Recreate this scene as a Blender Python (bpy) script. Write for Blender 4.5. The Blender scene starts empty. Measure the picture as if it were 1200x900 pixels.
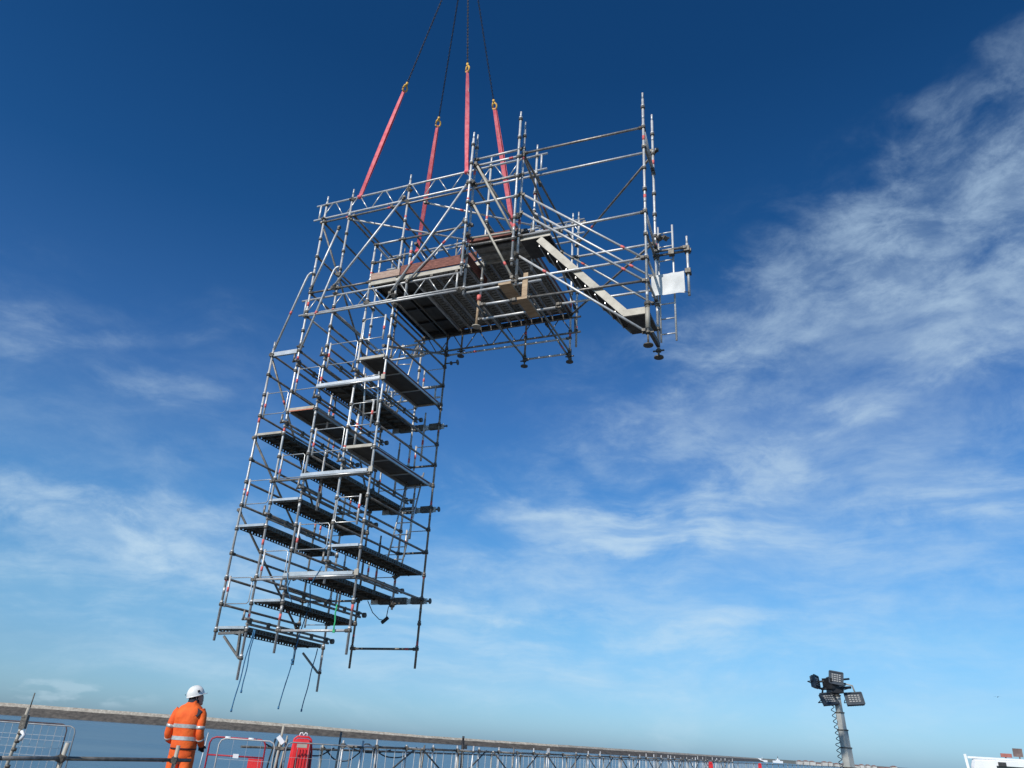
import bpy, math, random
from mathutils import Vector, Matrix, Euler, noise
random.seed(11)
R = math.radians
SC = bpy.context.scene
COL = SC.collection

# ------------------------------------------------------------------ camera
cam = bpy.data.cameras.new('camera')
camo = bpy.data.objects.new('camera', cam); COL.objects.link(camo)
cam.sensor_width = 36.0; cam.lens = 27.566
cam.clip_start = 0.1; cam.clip_end = 30000
camR = Matrix(((0.997738, -0.067216, 0.0), (-0.027859, -0.413531, -0.910064), (0.061171, 0.908005, -0.414469)))
camo.matrix_world = Matrix.Translation((0, 0, 1.35)) @ camR.to_4x4()
SC.camera = camo
SC.render.resolution_x = 1024; SC.render.resolution_y = 768
SC.view_settings.view_transform = 'Standard'; SC.view_settings.look = 'None'
SC.view_settings.gamma = 1; SC.view_settings.exposure = 0.0

# ------------------------------------------------------------------ sun and sky
SUN_AZ, SUN_EL = R(-146), R(37)
sdir = Vector((math.sin(SUN_AZ)*math.cos(SUN_EL), math.cos(SUN_AZ)*math.cos(SUN_EL), math.sin(SUN_EL)))
sl = bpy.data.lights.new('sun', 'SUN'); sl.energy = 4.2; sl.angle = R(0.53); sl.color = (1, .955, .88)
so = bpy.data.objects.new('sun', sl); COL.objects.link(so)
so.rotation_euler = sdir.to_track_quat('Z', 'Y').to_euler(); so.location = (-20, -40, 40)

W = bpy.data.worlds.new('World'); SC.world = W; W.use_nodes = True
nt = W.node_tree; N = nt.nodes; L = nt.links
N.clear()
def nd(t, **k):
    n = N.new(t)
    for a, b in k.items(): setattr(n, a, b)
    return n
def mth(op, a, b=None, c=None):
    n = nd('ShaderNodeMath', operation=op)
    for i, v in enumerate((a, b, c)):
        if v is None: continue
        if isinstance(v, (int, float)): n.inputs[i].default_value = v
        else: L.new(v, n.inputs[i])
    return n.outputs[0]
sky = nd('ShaderNodeTexSky'); sky.sky_type = 'NISHITA'; sky.sun_disc = False
sky.sun_elevation = SUN_EL; sky.sun_rotation = SUN_AZ % (2*math.pi)
sky.altitude = 0; sky.air_density = 1.0; sky.dust_density = 0.6; sky.ozone_density = 3.0
tc = nd('ShaderNodeTexCoord')
sep = nd('ShaderNodeSeparateXYZ'); L.new(tc.outputs['Generated'], sep.inputs[0])
az = mth('ARCTAN2', sep.outputs[0], sep.outputs[1])
el = mth('ARCSINE', sep.outputs[2])
ae = nd('ShaderNodeCombineXYZ'); L.new(az, ae.inputs[0]); L.new(el, ae.inputs[1])
# sky colour grade by elevation (the photographed sky is a saturated blue)
er = nd('ShaderNodeMapRange'); L.new(el, er.inputs[0]); er.inputs[1].default_value = -0.02; er.inputs[2].default_value = 0.8
cr = nd('ShaderNodeValToRGB'); L.new(er.outputs[0], cr.inputs[0])
SKYG = [(0.0, (.56, .87, 1.38)), (.045, (.55, .90, 1.42)), (.11, (.56, .87, 1.22)), (.18, (.50, .91, 1.20)), (.32, (.42, .89, 1.25)), (.5, (.36, .76, 1.17)), (.75, (.15, .55, .92)), (1.0, (.10, .45, .78))]
els = cr.color_ramp.elements
els[0].position = 0; els[0].color = (*SKYG[0][1], 1); els[1].position = 1; els[1].color = (*SKYG[-1][1], 1)
for p_, c_ in SKYG[1:-1]:
    e = els.new(p_); e.color = (*c_, 1)
grade = nd('ShaderNodeMix', data_type='RGBA', blend_type='MULTIPLY'); grade.inputs[0].default_value = 1
L.new(sky.outputs[0], grade.inputs[6]); L.new(cr.outputs[0], grade.inputs[7])
# cirrus: streaky noise inside soft elongated patches placed by azimuth / elevation
def vmap(vec, loc=(0, 0, 0), rot=0, scale=(1, 1, 1), typ='POINT'):
    m = nd('ShaderNodeMapping', vector_type=typ); L.new(vec, m.inputs[0])
    m.inputs[1].default_value = loc; m.inputs[2].default_value = (0, 0, rot); m.inputs[3].default_value = scale
    return m.outputs[0]
def nz(vec, sc, det=6, rough=.6, dist=0.0, lac=2.0):
    n = nd('ShaderNodeTexNoise'); L.new(vec, n.inputs['Vector'])
    n.inputs['Scale'].default_value = sc; n.inputs['Detail'].default_value = det; n.inputs['Roughness'].default_value = rough
    n.inputs['Distortion'].default_value = dist
    return n
wob = nz(ae.outputs[0], 5, 3, .5)
wv = nd('ShaderNodeVectorMath', operation='SUBTRACT'); L.new(wob.outputs['Color'], wv.inputs[0]); wv.inputs[1].default_value = (.5, .5, .5)
ws = nd('ShaderNodeVectorMath', operation='SCALE'); L.new(wv.outputs[0], ws.inputs[0]); ws.inputs['Scale'].default_value = .055
wa = nd('ShaderNodeVectorMath', operation='ADD'); L.new(ae.outputs[0], wa.inputs[0]); L.new(ws.outputs[0], wa.inputs[1])
warp = wa.outputs[0]
s1 = nz(vmap(warp, rot=R(-14), scale=(4.6, 11, 1)), 2.2, 12, .66, .22)
s2 = nz(vmap(warp, rot=R(-30), scale=(5, 10, 1)), 2.6, 12, .67, .22)
s3 = nz(vmap(warp, rot=R(4), scale=(3, 16, 1)), 2.2, 9, .6, .1)
def ramp(v, lo, hi):
    m = nd('ShaderNodeMapRange', interpolation_type='SMOOTHSTEP'); L.new(v, m.inputs[0]); m.inputs[1].default_value = lo; m.inputs[2].default_value = hi
    return m.outputs[0]
S1, S2, S3 = ramp(s1.outputs[0], .36, .72), ramp(s2.outputs[0], .36, .74), ramp(s3.outputs[0], .38, .70)
# az, el, half width, half height, tilt, strength, noise
BL = [(0.600, 0.586, 0.146, 0.070, 18, 0.6, S2), (0.637, 0.501, 0.100, 0.059, 6, 0.42, S2), (0.425, 0.541, 0.153, 0.056, 18, 0.38, S2), (0.309, 0.510, 0.121, 0.044, 22, 0.26, S2),
      (0.538, 0.469, 0.174, 0.043, -2, 0.32, S3), (0.558, 0.426, 0.064, 0.023, 0, 0.72, S1), (0.623, 0.495, 0.052, 0.023, -8, 0.35, S1), (0.603, 0.709, 0.051, 0.016, -16, 0.34, S2),
      (0.709, 0.718, 0.045, 0.026, -2, 0.28, S2), (0.448, 0.394, 0.047, 0.013, -2, 0.55, S1), (0.467, 0.376, 0.029, 0.008, -3, 0.55, S1), (0.359, 0.327, 0.079, 0.028, 14, 0.6, S1),
      (0.222, 0.357, 0.142, 0.061, 22, 0.3, S2), (0.231, 0.283, 0.079, 0.015, 3, 0.55, S3), (0.187, 0.245, 0.140, 0.024, -2, 0.72, S3), (0.045, 0.255, 0.108, 0.019, -15, 0.45, S1),
      (0.566, 0.269, 0.090, 0.020, -3, 0.38, S3), (0.587, 0.196, 0.038, 0.014, 3, 0.4, S1), (0.382, 0.251, 0.219, 0.059, -3, 0.22, S3), (-0.023, 0.143, 0.116, 0.013, 3, 0.55, S3),
      (0.017, 0.172, 0.138, 0.036, 3, 0.3, S1), (0.226, 0.129, 0.099, 0.012, 9, 0.6, S1), (0.298, 0.149, 0.058, 0.009, 6, 0.45, S1), (-0.081, 0.091, 0.307, 0.043, 3, 0.26, S3),
      (-0.525, 0.198, 0.136, 0.024, -14, 0.6, S1), (-0.386, 0.182, 0.127, 0.043, 2, 0.58, S1), (-0.487, 0.153, 0.184, 0.039, -5, 0.34, S3), (-0.615, 0.381, 0.053, 0.026, 17, 0.28, S1),
      (-0.442, 0.357, 0.060, 0.017, 2, 0.3, S1), (-0.428, 0.265, 0.035, 0.015, 0, 0.24, S2), (-0.482, 0.408, 0.075, 0.009, 17, 0.16, S1), (-0.551, 0.287, 0.136, 0.047, 13, 0.1, S2),
      (0.439, 0.327, 0.202, 0.078, -1, 0.18, S3), (0.775, 0.490, 0.155, 0.119, 14, 0.45, S2), (0.699, 0.247, 0.095, 0.050, -7, 0.4, S3), (-0.687, 0.199, 0.114, 0.046, -11, 0.5, S1),
      (.42, .34, .38, .20, 22, .24, S2), (.30, .18, .45, .11, 3, .24, S3), (.52, .47, .25, .14, 30, .20, S1), (-.5, .30, .35, .12, 0, .12, S1), (-.15, .12, .5, .07, 0, .20, S3),
      (2.0, .4, .5, .2, 0, .4, S2), (-2.2, .35, .5, .15, 0, .4, S1), (3.0, .3, .4, .15, 0, .4, S3)]
big = nz(vmap(warp, rot=R(-18), scale=(1.5, 3.0, 1)), 4.6, 9, .62, .3)
ERO = mth('MULTIPLY', mth('SUBTRACT', big.outputs[0], .515), 1.75)
tot = None
for (a_, e_, w_, h_, t_, k_, s_) in BL:
    v = vmap(warp, loc=(a_, e_, 0), rot=R(t_), scale=(w_*1.7, h_*1.9, 1), typ='TEXTURE')
    g = nd('ShaderNodeTexGradient', gradient_type='SPHERICAL'); L.new(v, g.inputs[0])
    gg = mth('MULTIPLY', ramp(mth('ADD', g.outputs['Fac'], ERO), .05, .80), ramp(g.outputs['Fac'], 0, .30))
    soft = mth('MULTIPLY_ADD', s_, .74, .26)
    c_ = mth('MULTIPLY', mth('MULTIPLY', gg, soft), k_)
    tot = c_ if tot is None else mth('SUBTRACT', mth('ADD', tot, c_), mth('MULTIPLY', tot, c_))
puff = nz(vmap(ae.outputs[0], scale=(14, 40, 1)), 1.6, 5, .5)
pv = vmap(ae.outputs[0], loc=(-.475, .018, 0), rot=0, scale=(.12, .016, 1), typ='TEXTURE')
pg = nd('ShaderNodeTexGradient', gradient_type='SPHERICAL'); L.new(pv, pg.inputs[0])
pf = mth('MULTIPLY', mth('MULTIPLY', ramp(pg.outputs['Fac'], 0, .5), ramp(puff.outputs[0], .46, .62)), .30)
tot = mth('ADD', tot, pf)
tot = mth('MINIMUM', mth('MULTIPLY', tot, .95), .92)
cmix = nd('ShaderNodeMix', data_type='RGBA'); L.new(tot, cmix.inputs[0]); L.new(grade.outputs[2], cmix.inputs[6])
# cloud colour in the sky texture's physical units
CLOUD = nd('ShaderNodeMix', data_type='RGBA'); L.new(ramp(el, .05, .7), CLOUD.inputs[0])
CLOUD.inputs[6].default_value = (6.2, 7.9, 9.1, 1); CLOUD.inputs[7].default_value = (3.9, 5.4, 7.2, 1)
L.new(CLOUD.outputs[2], cmix.inputs[7])
bg = nd('ShaderNodeBackground'); bg.inputs[1].default_value = 0.10
L.new(cmix.outputs[2], bg.inputs[0])
wo = nd('ShaderNodeOutputWorld'); L.new(bg.outputs[0], wo.inputs[0])

# ------------------------------------------------------------------ materials
def mat(name, c1, c2=None, rough=.5, metal=0, scale=6, bump=.0, bscale=40, detail=6, stretch=(1, 1, 1), rnd=0, spec=.5, lo=.35, hi=.65, c3=None, c3lo=.6):
    m = bpy.data.materials.new(name); m.use_nodes = True
    t = m.node_tree; b = t.nodes['Principled BSDF']
    b.inputs['Roughness'].default_value = rough; b.inputs['Metallic'].default_value = metal
    b.inputs['Specular IOR Level'].default_value = spec
    co = t.nodes.new('ShaderNodeTexCoord'); mp = t.nodes.new('ShaderNodeMapping'); mp.inputs[3].default_value = stretch
    oi = t.nodes.new('ShaderNodeObjectInfo')
    add = t.nodes.new('ShaderNodeVectorMath'); add.operation = 'ADD'
    sc = t.nodes.new('ShaderNodeVectorMath'); sc.operation = 'SCALE'; sc.inputs[0].default_value = (37, 19, 53)
    t.links.new(oi.outputs['Random'], sc.inputs['Scale'])
    t.links.new(co.outputs['Object'], add.inputs[0]); t.links.new(sc.outputs[0], add.inputs[1])
    t.links.new(add.outputs[0], mp.inputs[0])
    n = t.nodes.new('ShaderNodeTexNoise'); n.inputs['Scale'].default_value = scale; n.inputs['Detail'].default_value = detail
    n.inputs['Roughness'].default_value = .65
    t.links.new(mp.outputs[0], n.inputs['Vector'])
    r = t.nodes.new('ShaderNodeValToRGB'); t.links.new(n.outputs[0], r.inputs[0])
    r.color_ramp.elements[0].position = lo; r.color_ramp.elements[1].position = hi
    r.color_ramp.elements[0].color = (*c1, 1); r.color_ramp.elements[1].color = (*(c2 or c1), 1)
    if c3: e = r.color_ramp.elements.new(min(hi+.08, .99)); e.color = (*c3, 1)
    out = r.outputs[0]
    if rnd:
        hs = t.nodes.new('ShaderNodeHueSaturation'); t.links.new(out, hs.inputs['Color'])
        mr = t.nodes.new('ShaderNodeMapRange'); mr.inputs[3].default_value = 1-rnd; mr.inputs[4].default_value = 1+rnd
        t.links.new(oi.outputs['Random'], mr.inputs[0]); t.links.new(mr.outputs[0], hs.inputs['Value']); out = hs.outputs[0]
    t.links.new(out, b.inputs['Base Color'])
    if bump:
        n2 = t.nodes.new('ShaderNodeTexNoise'); n2.inputs['Scale'].default_value = bscale; n2.inputs['Detail'].default_value = 4
        t.links.new(mp.outputs[0], n2.inputs['Vector'])
        bp = t.nodes.new('ShaderNodeBump'); bp.inputs['Strength'].default_value = bump; bp.inputs['Distance'].default_value = .02
        t.links.new(n2.outputs[0], bp.inputs['Height']); t.links.new(bp.outputs[0], b.inputs['Normal'])
    return m
M_ = {}
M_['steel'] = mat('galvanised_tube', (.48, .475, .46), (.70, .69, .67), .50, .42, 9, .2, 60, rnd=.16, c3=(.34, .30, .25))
M_['steel_dull'] = mat('weathered_shaded_tube', (.15, .138, .12), (.33, .30, .265), .50, .60, 9, .2, 60, rnd=.25, c3=(.18, .13, .10))  # weathered steel; on transoms its dark tone stands in for shade
M_['coupler'] = mat('coupler_steel', (.06, .055, .05), (.20, .18, .15), .6, .4, 20, .2)
M_['red'] = mat('red_band_paint', (.60, .10, .085), (.74, .17, .15), .6, 0, 10)
M_['alu'] = mat('aluminium_beam', (.48, .48, .46), (.64, .63, .60), .36, .65, 5, .1, rnd=.1)
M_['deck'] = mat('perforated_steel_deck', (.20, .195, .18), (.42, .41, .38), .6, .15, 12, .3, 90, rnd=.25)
M_['decktower'] = mat('dark_perforated_deck', (.045, .05, .048), (.13, .135, .125), .55, .3, 8, .3, 60, rnd=.3, c3=(.04, .11, .075))  # near-black deck tone with a green tint, for tower platforms
M_['deckdark'] = mat('resin_plywood_deck', (.035, .032, .03), (.075, .068, .06), .6, 0, 6, .1, rnd=.2)
M_['wood'] = mat('scaffold_timber', (.30, .20, .12), (.52, .38, .24), .8, 0, 3, .2, 30, stretch=(1.2, 10, 10))
M_['woodred'] = mat('stained_toe_board', (.10, .030, .022), (.28, .105, .075), .8, 0, 5, .2, 30, stretch=(2, 8, 8))
M_['woodpale'] = mat('worn_toe_board', (.30, .19, .14), (.46, .33, .26), .8, 0, 5, .2, 30, stretch=(2, 8, 8))
M_['cream'] = mat('dusty_aluminium', (.33, .30, .245), (.47, .435, .365), .6, .1, 5, .1)
M_['sling'] = mat('pink_webbing', (.74, .10, .13), (.90, .24, .26), .75, 0, 9, .3, 120)
M_['slingpale'] = mat('worn_webbing', (.52, .22, .2), (.62, .36, .32), .8, 0, 10, .2, 90)
M_['chain'] = mat('black_chain', (.012, .012, .015), (.04, .04, .045), .45, .6, 20)
M_['hook'] = mat('yellow_hook_paint', (.70, .36, .04), (.86, .55, .12), .5, 0, 20)
M_['rust'] = mat('faded_orange_edge', (.42, .12, .06), (.60, .26, .15), .7, 0, 12)
M_['rope'] = mat('blue_rope', (.02, .09, .20), (.05, .20, .36), .8, 0, 30)
M_['green'] = mat('green_strap', (.02, .35, .14), (.04, .5, .2), .7, 0, 20)
M_['black'] = mat('black_plastic', (.012, .012, .014), (.03, .03, .033), .5, 0, 12)
M_['white'] = mat('white_paint', (.74, .75, .76), (.83, .84, .84), .4, 0, 5)
M_['banner'] = mat('white_sheet', (.56, .56, .54), (.68, .68, .66), .8, 0, 3, .6, 6)

# ------------------------------------------------------------------ mesh builder
class MB:
    def __init__(s): s.v = []; s.f = []; s.m = []; s.sm = []
    def _ring(s, c, a, b, r, n, ry=None):
        i0 = len(s.v)
        for i in range(n):
            t = 2*math.pi*i/n
            s.v.append(c + a*(r*math.cos(t)) + b*((ry or r)*math.sin(t)))
        return i0
    def _basis(s, d):
        d = d.normalized(); u = Vector((0, 0, 1)) if abs(d.z) < .9 else Vector((1, 0, 0))
        a = d.cross(u).normalized(); return a, d.cross(a).normalized()
    def tube(s, p0, p1, r, m=0, n=8, r1=None, cap=True):
        p0 = Vector(p0); p1 = Vector(p1); a, b = s._basis(p1-p0)
        i = s._ring(p0, a, b, r, n); j = s._ring(p1, a, b, r if r1 is None else r1, n)
        for k in range(n):
            s.f.append((i+k, j+k, j+(k+1) % n, i+(k+1) % n)); s.m.append(m); s.sm.append(True)
        if cap:
            s.f.append(tuple(i+k for k in range(n))); s.m.append(m); s.sm.append(False)
            s.f.append(tuple(j+k for k in reversed(range(n)))); s.m.append(m); s.sm.append(False)
        return s
    def path(s, pts, r, m=0, n=8, cap=True, flat=None, radii=None):
        pts = [Vector(p) for p in pts]; rings = []
        a = None
        for i, p in enumerate(pts):
            d = (pts[min(i+1, len(pts)-1)] - pts[max(i-1, 0)]).normalized()
            if a is None: a, b = s._basis(d)
            else:
                a = (a - d*a.dot(d)).normalized(); b = d.cross(a).normalized()
            rr = radii[i] if radii else r
            rings.append(s._ring(p, a, b, rr, n, rr*(flat or 1)))
        for i, j in zip(rings, rings[1:]):
            for k in range(n):
                s.f.append((i+k, i+(k+1) % n, j+(k+1) % n, j+k)); s.m.append(m); s.sm.append(True)
        if cap:
            s.f.append(tuple(rings[0]+k for k in reversed(range(n)))); s.m.append(m); s.sm.append(False)
            s.f.append(tuple(rings[-1]+k for k in range(n))); s.m.append(m); s.sm.append(False)
        return s
    def box(s, c, size, m=0, rot=None):
        c = Vector(c); h = [x/2 for x in size]; i = len(s.v)
        for z in (-1, 1):
            for y in (-1, 1):
                for x in (-1, 1):
                    q = Vector((x*h[0], y*h[1], z*h[2]))
                    if rot: q = rot @ q
                    s.v.append(c+q)
        for f in ((0, 2, 3, 1), (4, 5, 7, 6), (0, 1, 5, 4), (2, 6, 7, 3), (0, 4, 6, 2), (1, 3, 7, 5)):
            s.f.append(tuple(i+k for k in f)); s.m.append(m); s.sm.append(False)
        return s
    def bb(s, lo, hi, m=0):
        return s.box([(a+b)/2 for a, b in zip(lo, hi)], [b-a for a, b in zip(lo, hi)], m)
    def beam(s, p0, p1, w, h, m=0, up=(0, 0, 1)):
        p0 = Vector(p0); p1 = Vector(p1); d = (p1-p0); ln = d.length; d.normalize()
        u = Vector(up); x = d.cross(u).normalized(); z = x.cross(d).normalized()
        return s.box((p0+p1)/2, (w, ln, h), m, Matrix((x, d, z)).transposed())
    def grid(s, rings, m=0, closed=True, smooth=True, cap=False):
        n = len(rings[0]); ids = []
        for r in rings:
            ids.append(len(s.v)); s.v += [Vector(p) for p in r]
        for i, j in zip(ids, ids[1:]):
            for k in range(n if closed else n-1):
                s.f.append((i+k, i+(k+1) % n, j+(k+1) % n, j+k)); s.m.append(m); s.sm.append(smooth)
        if cap:
            s.f.append(tuple(ids[0]+k for k in reversed(range(n)))); s.m.append(m); s.sm.append(False)
            s.f.append(tuple(ids[-1]+k for k in range(n))); s.m.append(m); s.sm.append(False)
        return s
    def mesh(s, name, mats):
        me = bpy.data.meshes.new(name); me.from_pydata([tuple(v) for v in s.v], [], s.f)
        for x in mats: me.materials.append(x if not isinstance(x, str) else M_[x])
        me.polygons.foreach_set('material_index', s.m); me.polygons.foreach_set('use_smooth', s.sm); me.update()
        return me
    def build(s, name, mats, parent=None, origin=None):
        if origin is not None:
            o_ = Vector(origin); s.v = [Vector(v)-o_ for v in s.v]
        o = bpy.data.objects.new(name, s.mesh(name, mats if isinstance(mats, (list, tuple)) else [mats]))
        COL.objects.link(o)
        if origin is not None: o.location = origin
        if parent: o.parent = parent
        return o
def inst(me, name, parent=None, loc=(0, 0, 0), rot=(0, 0, 0), scale=None):
    o = bpy.data.objects.new(name, me); COL.objects.link(o); o.location = loc; o.rotation_euler = rot
    if scale: o.scale = scale
    if parent: o.parent = parent
    return o
def tag(o, label=None, cat=None, group=None, kind=None):
    if label: o['label'] = label
    if cat: o['category'] = cat
    if group: o['group'] = group
    if kind: o['kind'] = kind
    return o
def empty(name, loc=(0, 0, 0), rz=0):
    o = bpy.data.objects.new(name, None); COL.objects.link(o); o.location = loc; o.rotation_euler = (0, 0, rz); o.empty_display_size = .3
    return o
def copy_tree(o, parent=None):
    c = o.copy(); COL.objects.link(c); c.parent = parent
    for ch in list(o.children): copy_tree(ch, c)
    return c

# ------------------------------------------------------------------ setting: sea, quay, breakwater
SEA = -3.65
m = bpy.data.materials.new('sea_water'); m.use_nodes = True; t = m.node_tree; b = t.nodes['Principled BSDF']
b.inputs['Base Color'].default_value = (.035, .085, .13, 1); b.inputs['Roughness'].default_value = .22; b.inputs['IOR'].default_value = 1.33
gm = t.nodes.new('ShaderNodeNewGeometry'); mp = t.nodes.new('ShaderNodeMapping'); mp.inputs[3].default_value = (.35, 1.0, 1)
t.links.new(gm.outputs['Position'], mp.inputs[0])
n1 = t.nodes.new('ShaderNodeTexNoise'); n1.inputs['Scale'].default_value = .35; n1.inputs['Detail'].default_value = 5; n1.inputs['Roughness'].default_value = .6
t.links.new(mp.outputs[0], n1.inputs['Vector'])
bp = t.nodes.new('ShaderNodeBump'); bp.inputs['Strength'].default_value = .16; bp.inputs['Distance'].default_value = .6
t.links.new(n1.outputs[0], bp.inputs['Height']); t.links.new(bp.outputs[0], b.inputs['Normal'])
mp2 = t.nodes.new('ShaderNodeMapping'); mp2.inputs[3].default_value = (.0028, .020, 1); t.links.new(gm.outputs['Position'], mp2.inputs[0])
n2 = t.nodes.new('ShaderNodeTexNoise'); n2.inputs['Scale'].default_value = 1.5; n2.inputs['Detail'].default_value = 5; t.links.new(mp2.outputs[0], n2.inputs['Vector'])
cr2 = t.nodes.new('ShaderNodeValToRGB'); t.links.new(n2.outputs[0], cr2.inputs[0])
cr2.color_ramp.elements[0].position = .38; cr2.color_ramp.elements[0].color = (.030, .085, .135, 1)
cr2.color_ramp.elements[1].position = .62; cr2.color_ramp.elements[1].color = (.13, .22, .27, 1)
t.links.new(cr2.outputs[0], b.inputs['Base Color'])
mr2 = t.nodes.new('ShaderNodeMapRange'); mr2.inputs[3].default_value = .10; mr2.inputs[4].default_value = .55; t.links.new(n2.outputs[0], mr2.inputs[0]); t.links.new(mr2.outputs[0], b.inputs['Roughness'])
q = MB(); ys = [-2000, -200, 0, 60, 200, 500, 1200, 3000, 8000, 20000]; xs = [-20000, -6000, -2000, -600, -150, 0, 150, 600, 2000, 6000, 20000]
q.grid([[(x, y, SEA) for x in xs] for y in ys], closed=False, smooth=False)
tag(q.build('sea', m), kind='structure')

conc = mat('quay_concrete', (.085, .083, .08), (.15, .147, .14), .85, 0, 1.2, .3, 14)
def ex(Y): return -14.3 + .5*Y
edge = [(-60, 17.3), (-7.6, 17.3), (-5.2, 18.2)] + [(ex(y), y) for y in (20, 30, 50, 80, 120, 170, 240)]
poly = edge + [(400, 240), (400, -60), (-60, -60)]
q = MB(); n = len(poly)
q.v = [Vector((x, y, 0)) for x, y in poly] + [Vector((x, y, SEA-3)) for x, y in poly]
q.f = [tuple(reversed(range(n)))] + [(i, (i+1) % n, n+(i+1) % n, n+i) for i in range(n)]; q.m = [0]*len(q.f); q.sm = [False]*len(q.f)
tag(q.build('quay', conc), kind='structure')
q = MB()
for i in range(len(edge)-1):
    a = Vector((*edge[i], .05)); b2 = Vector((*edge[i+1], .05)); d = (b2-a).normalized(); nrm = Vector((d.y, -d.x, 0))
    q.beam(a+nrm*.15, b2+nrm*.15, .28, .14)
tag(q.build('quay_kerb', conc), kind='structure')

# breakwater of pale rock armour
bwm = mat('breakwater_rock', (.25, .22, .18), (.40, .36, .30), .9, 0, .5, .6, .8, detail=8, c3=(.48, .44, .38), lo=.36, hi=.58)
bwlow = mat('breakwater_dark_rock', (.045, .04, .035), (.11, .095, .08), .8, 0, .3, .6, .8, detail=8)  # darker tone for the lower faces of the rock slope
cl = [(-2600, 300, 3.8), (-1400, 560, 4.6), (-760, 640, 4.9), (-374, 672, 4.9), (-250, 684, 4.5), (-150, 697, 3.5), (-51, 713, 1.65), (60, 742, 1.65), (160, 835, 1.65), (260, 1000, 1.6), (538, 1652, 1.7), (900, 2700, 1.6)]
def lerp_path(pts, step):
    out = []
    for a, b_ in zip(pts, pts[1:]):
        ln = math.dist(a[:2], b_[:2]); k = max(1, int(ln/step))
        for i in range(k): out.append(tuple(a[j]+(b_[j]-a[j])*i/k for j in range(3)))
    out.append(pts[-1]); return out
cp = lerp_path(cl, 6)
q = MB(); rings = []
for i, (x, y, z) in enumerate(cp):
    a = cp[max(i-1, 0)]; b_ = cp[min(i+1, len(cp)-1)]
    d = Vector((b_[0]-a[0], b_[1]-a[1], 0)).normalized(); nn = Vector((d.y, -d.x, 0))
    if nn.y > 0: nn = -nn
    prof = [(-14, SEA-2), (-6, z-1.2), (-3, z), (2, z), (2.4, z-.55*(z-SEA)*.8), (9, SEA+1.0), (12, SEA-.6), (14, SEA-3)]
    prof = [(-14, SEA-2), (-8, z-1.5), (-3, z-.1), (0, z), (2, z-.30*(z-SEA)), (5, SEA+.40*(z-SEA)), (6, SEA+.38*(z-SEA)), (9, SEA+.12*(z-SEA)), (11, SEA-.6), (14, SEA-3)]
    rg = []
    for k, (o_, h_) in enumerate(prof):
        jz = noise.noise(Vector((x*.11, y*.11, k*3.1)))*.22 + noise.noise(Vector((x*.35, y*.35, k*7.7)))*.22
        jo = noise.noise(Vector((x*.15, y*.15, k*5.3+9)))*.9
        rg.append(Vector((x, y, h_+jz)) + nn*(o_+jo))
    rings.append(rg)
q.grid(rings, closed=False, smooth=False)
npf = 9
for i in range(len(q.m)):
    if i % npf in (4, 5, 6, 7, 8): q.m[i] = 1
bw = empty('breakwater', (-51, 713, SEA)); tag(bw, 'long low rock breakwater running along the horizon behind the water', 'breakwater')
o = q.build('rock_armour', [bwm, bwlow]); o.parent = bw; o.matrix_parent_inverse = Matrix.Translation((51, -713, -SEA)); o['kind'] = 'stuff'

# ------------------------------------------------------------------ the scaffold hanging from the crane
ST = Matrix(((0.916567, 0.399805, -0.00775), (-0.39972, 0.916577, 0.010495), (0.0113, -0.006522, 0.999915))).to_4x4()
ST.translation = Vector((-5.4386, 15.9921, 8.9504))
SR = ST.to_3x3()
def w(p): return ST @ Vector(p)
XF = empty('scaffold'); XF.matrix_world = ST
tag(XF, 'tall galvanised steel scaffold tower with overhanging stair platform, hanging from pink crane slings', 'scaffold')
TR = .0242
def pick():
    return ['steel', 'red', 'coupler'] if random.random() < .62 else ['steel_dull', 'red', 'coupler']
def bandpos(n): return [random.uniform(.15, .9) for _ in range(n)]
def stdd(x, y, z0, z1, off=0.0, bands=None, mats=None, cups=True, jack=None, r=TR, spig=True):
    q = MB(); top = z1
    q.tube((x, y, z0), (x, y, z1-.16), r, 0, 10)
    q.tube((x, y, z1-.16), (x, y, z1), r*.8, 0, 8)
    if cups:
        k = math.ceil((z0+.08-off)/.5)
        while k*.5+off < z1-.12:
            z = k*.5+off
            q.tube((x, y, z-.025), (x, y, z+.022), .042, 2, 10); q.tube((x, y, z+.03), (x, y, z+.065), .036, 0, 8); k += 1
    # joint pins every two metres
    z = z0 + random.uniform(.5, 1.5)
    while z < z1-.3:
        q.tube((x, y, z-.05), (x, y, z+.05), r*1.12, 0, 8); z += 2
    for z in (bands if bands is not None else [random.uniform(z0+.2, z1-.3) for _ in range(int((z1-z0)/3))]):
        q.tube((x, y, z-.055), (x, y, z+.055), r*1.06, 1, 10)
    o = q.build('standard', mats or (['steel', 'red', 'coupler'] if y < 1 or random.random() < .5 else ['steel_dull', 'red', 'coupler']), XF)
    if jack is not None:
        j = MB(); j.tube((x, y, jack), (x, y, z0+.02), .018, 0, 8); j.tube((x, y, z0-.05), (x, y, z0-.01), .05, 0, 8)
        j.box((x, y, z0-.03), (.2, .03, .02), 0)
        j.tube((x, y, jack-.010), (x, y, jack+.010), .085, 0, 14)
        j.build('base_plate', ['coupler'], o)
    return o
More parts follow.
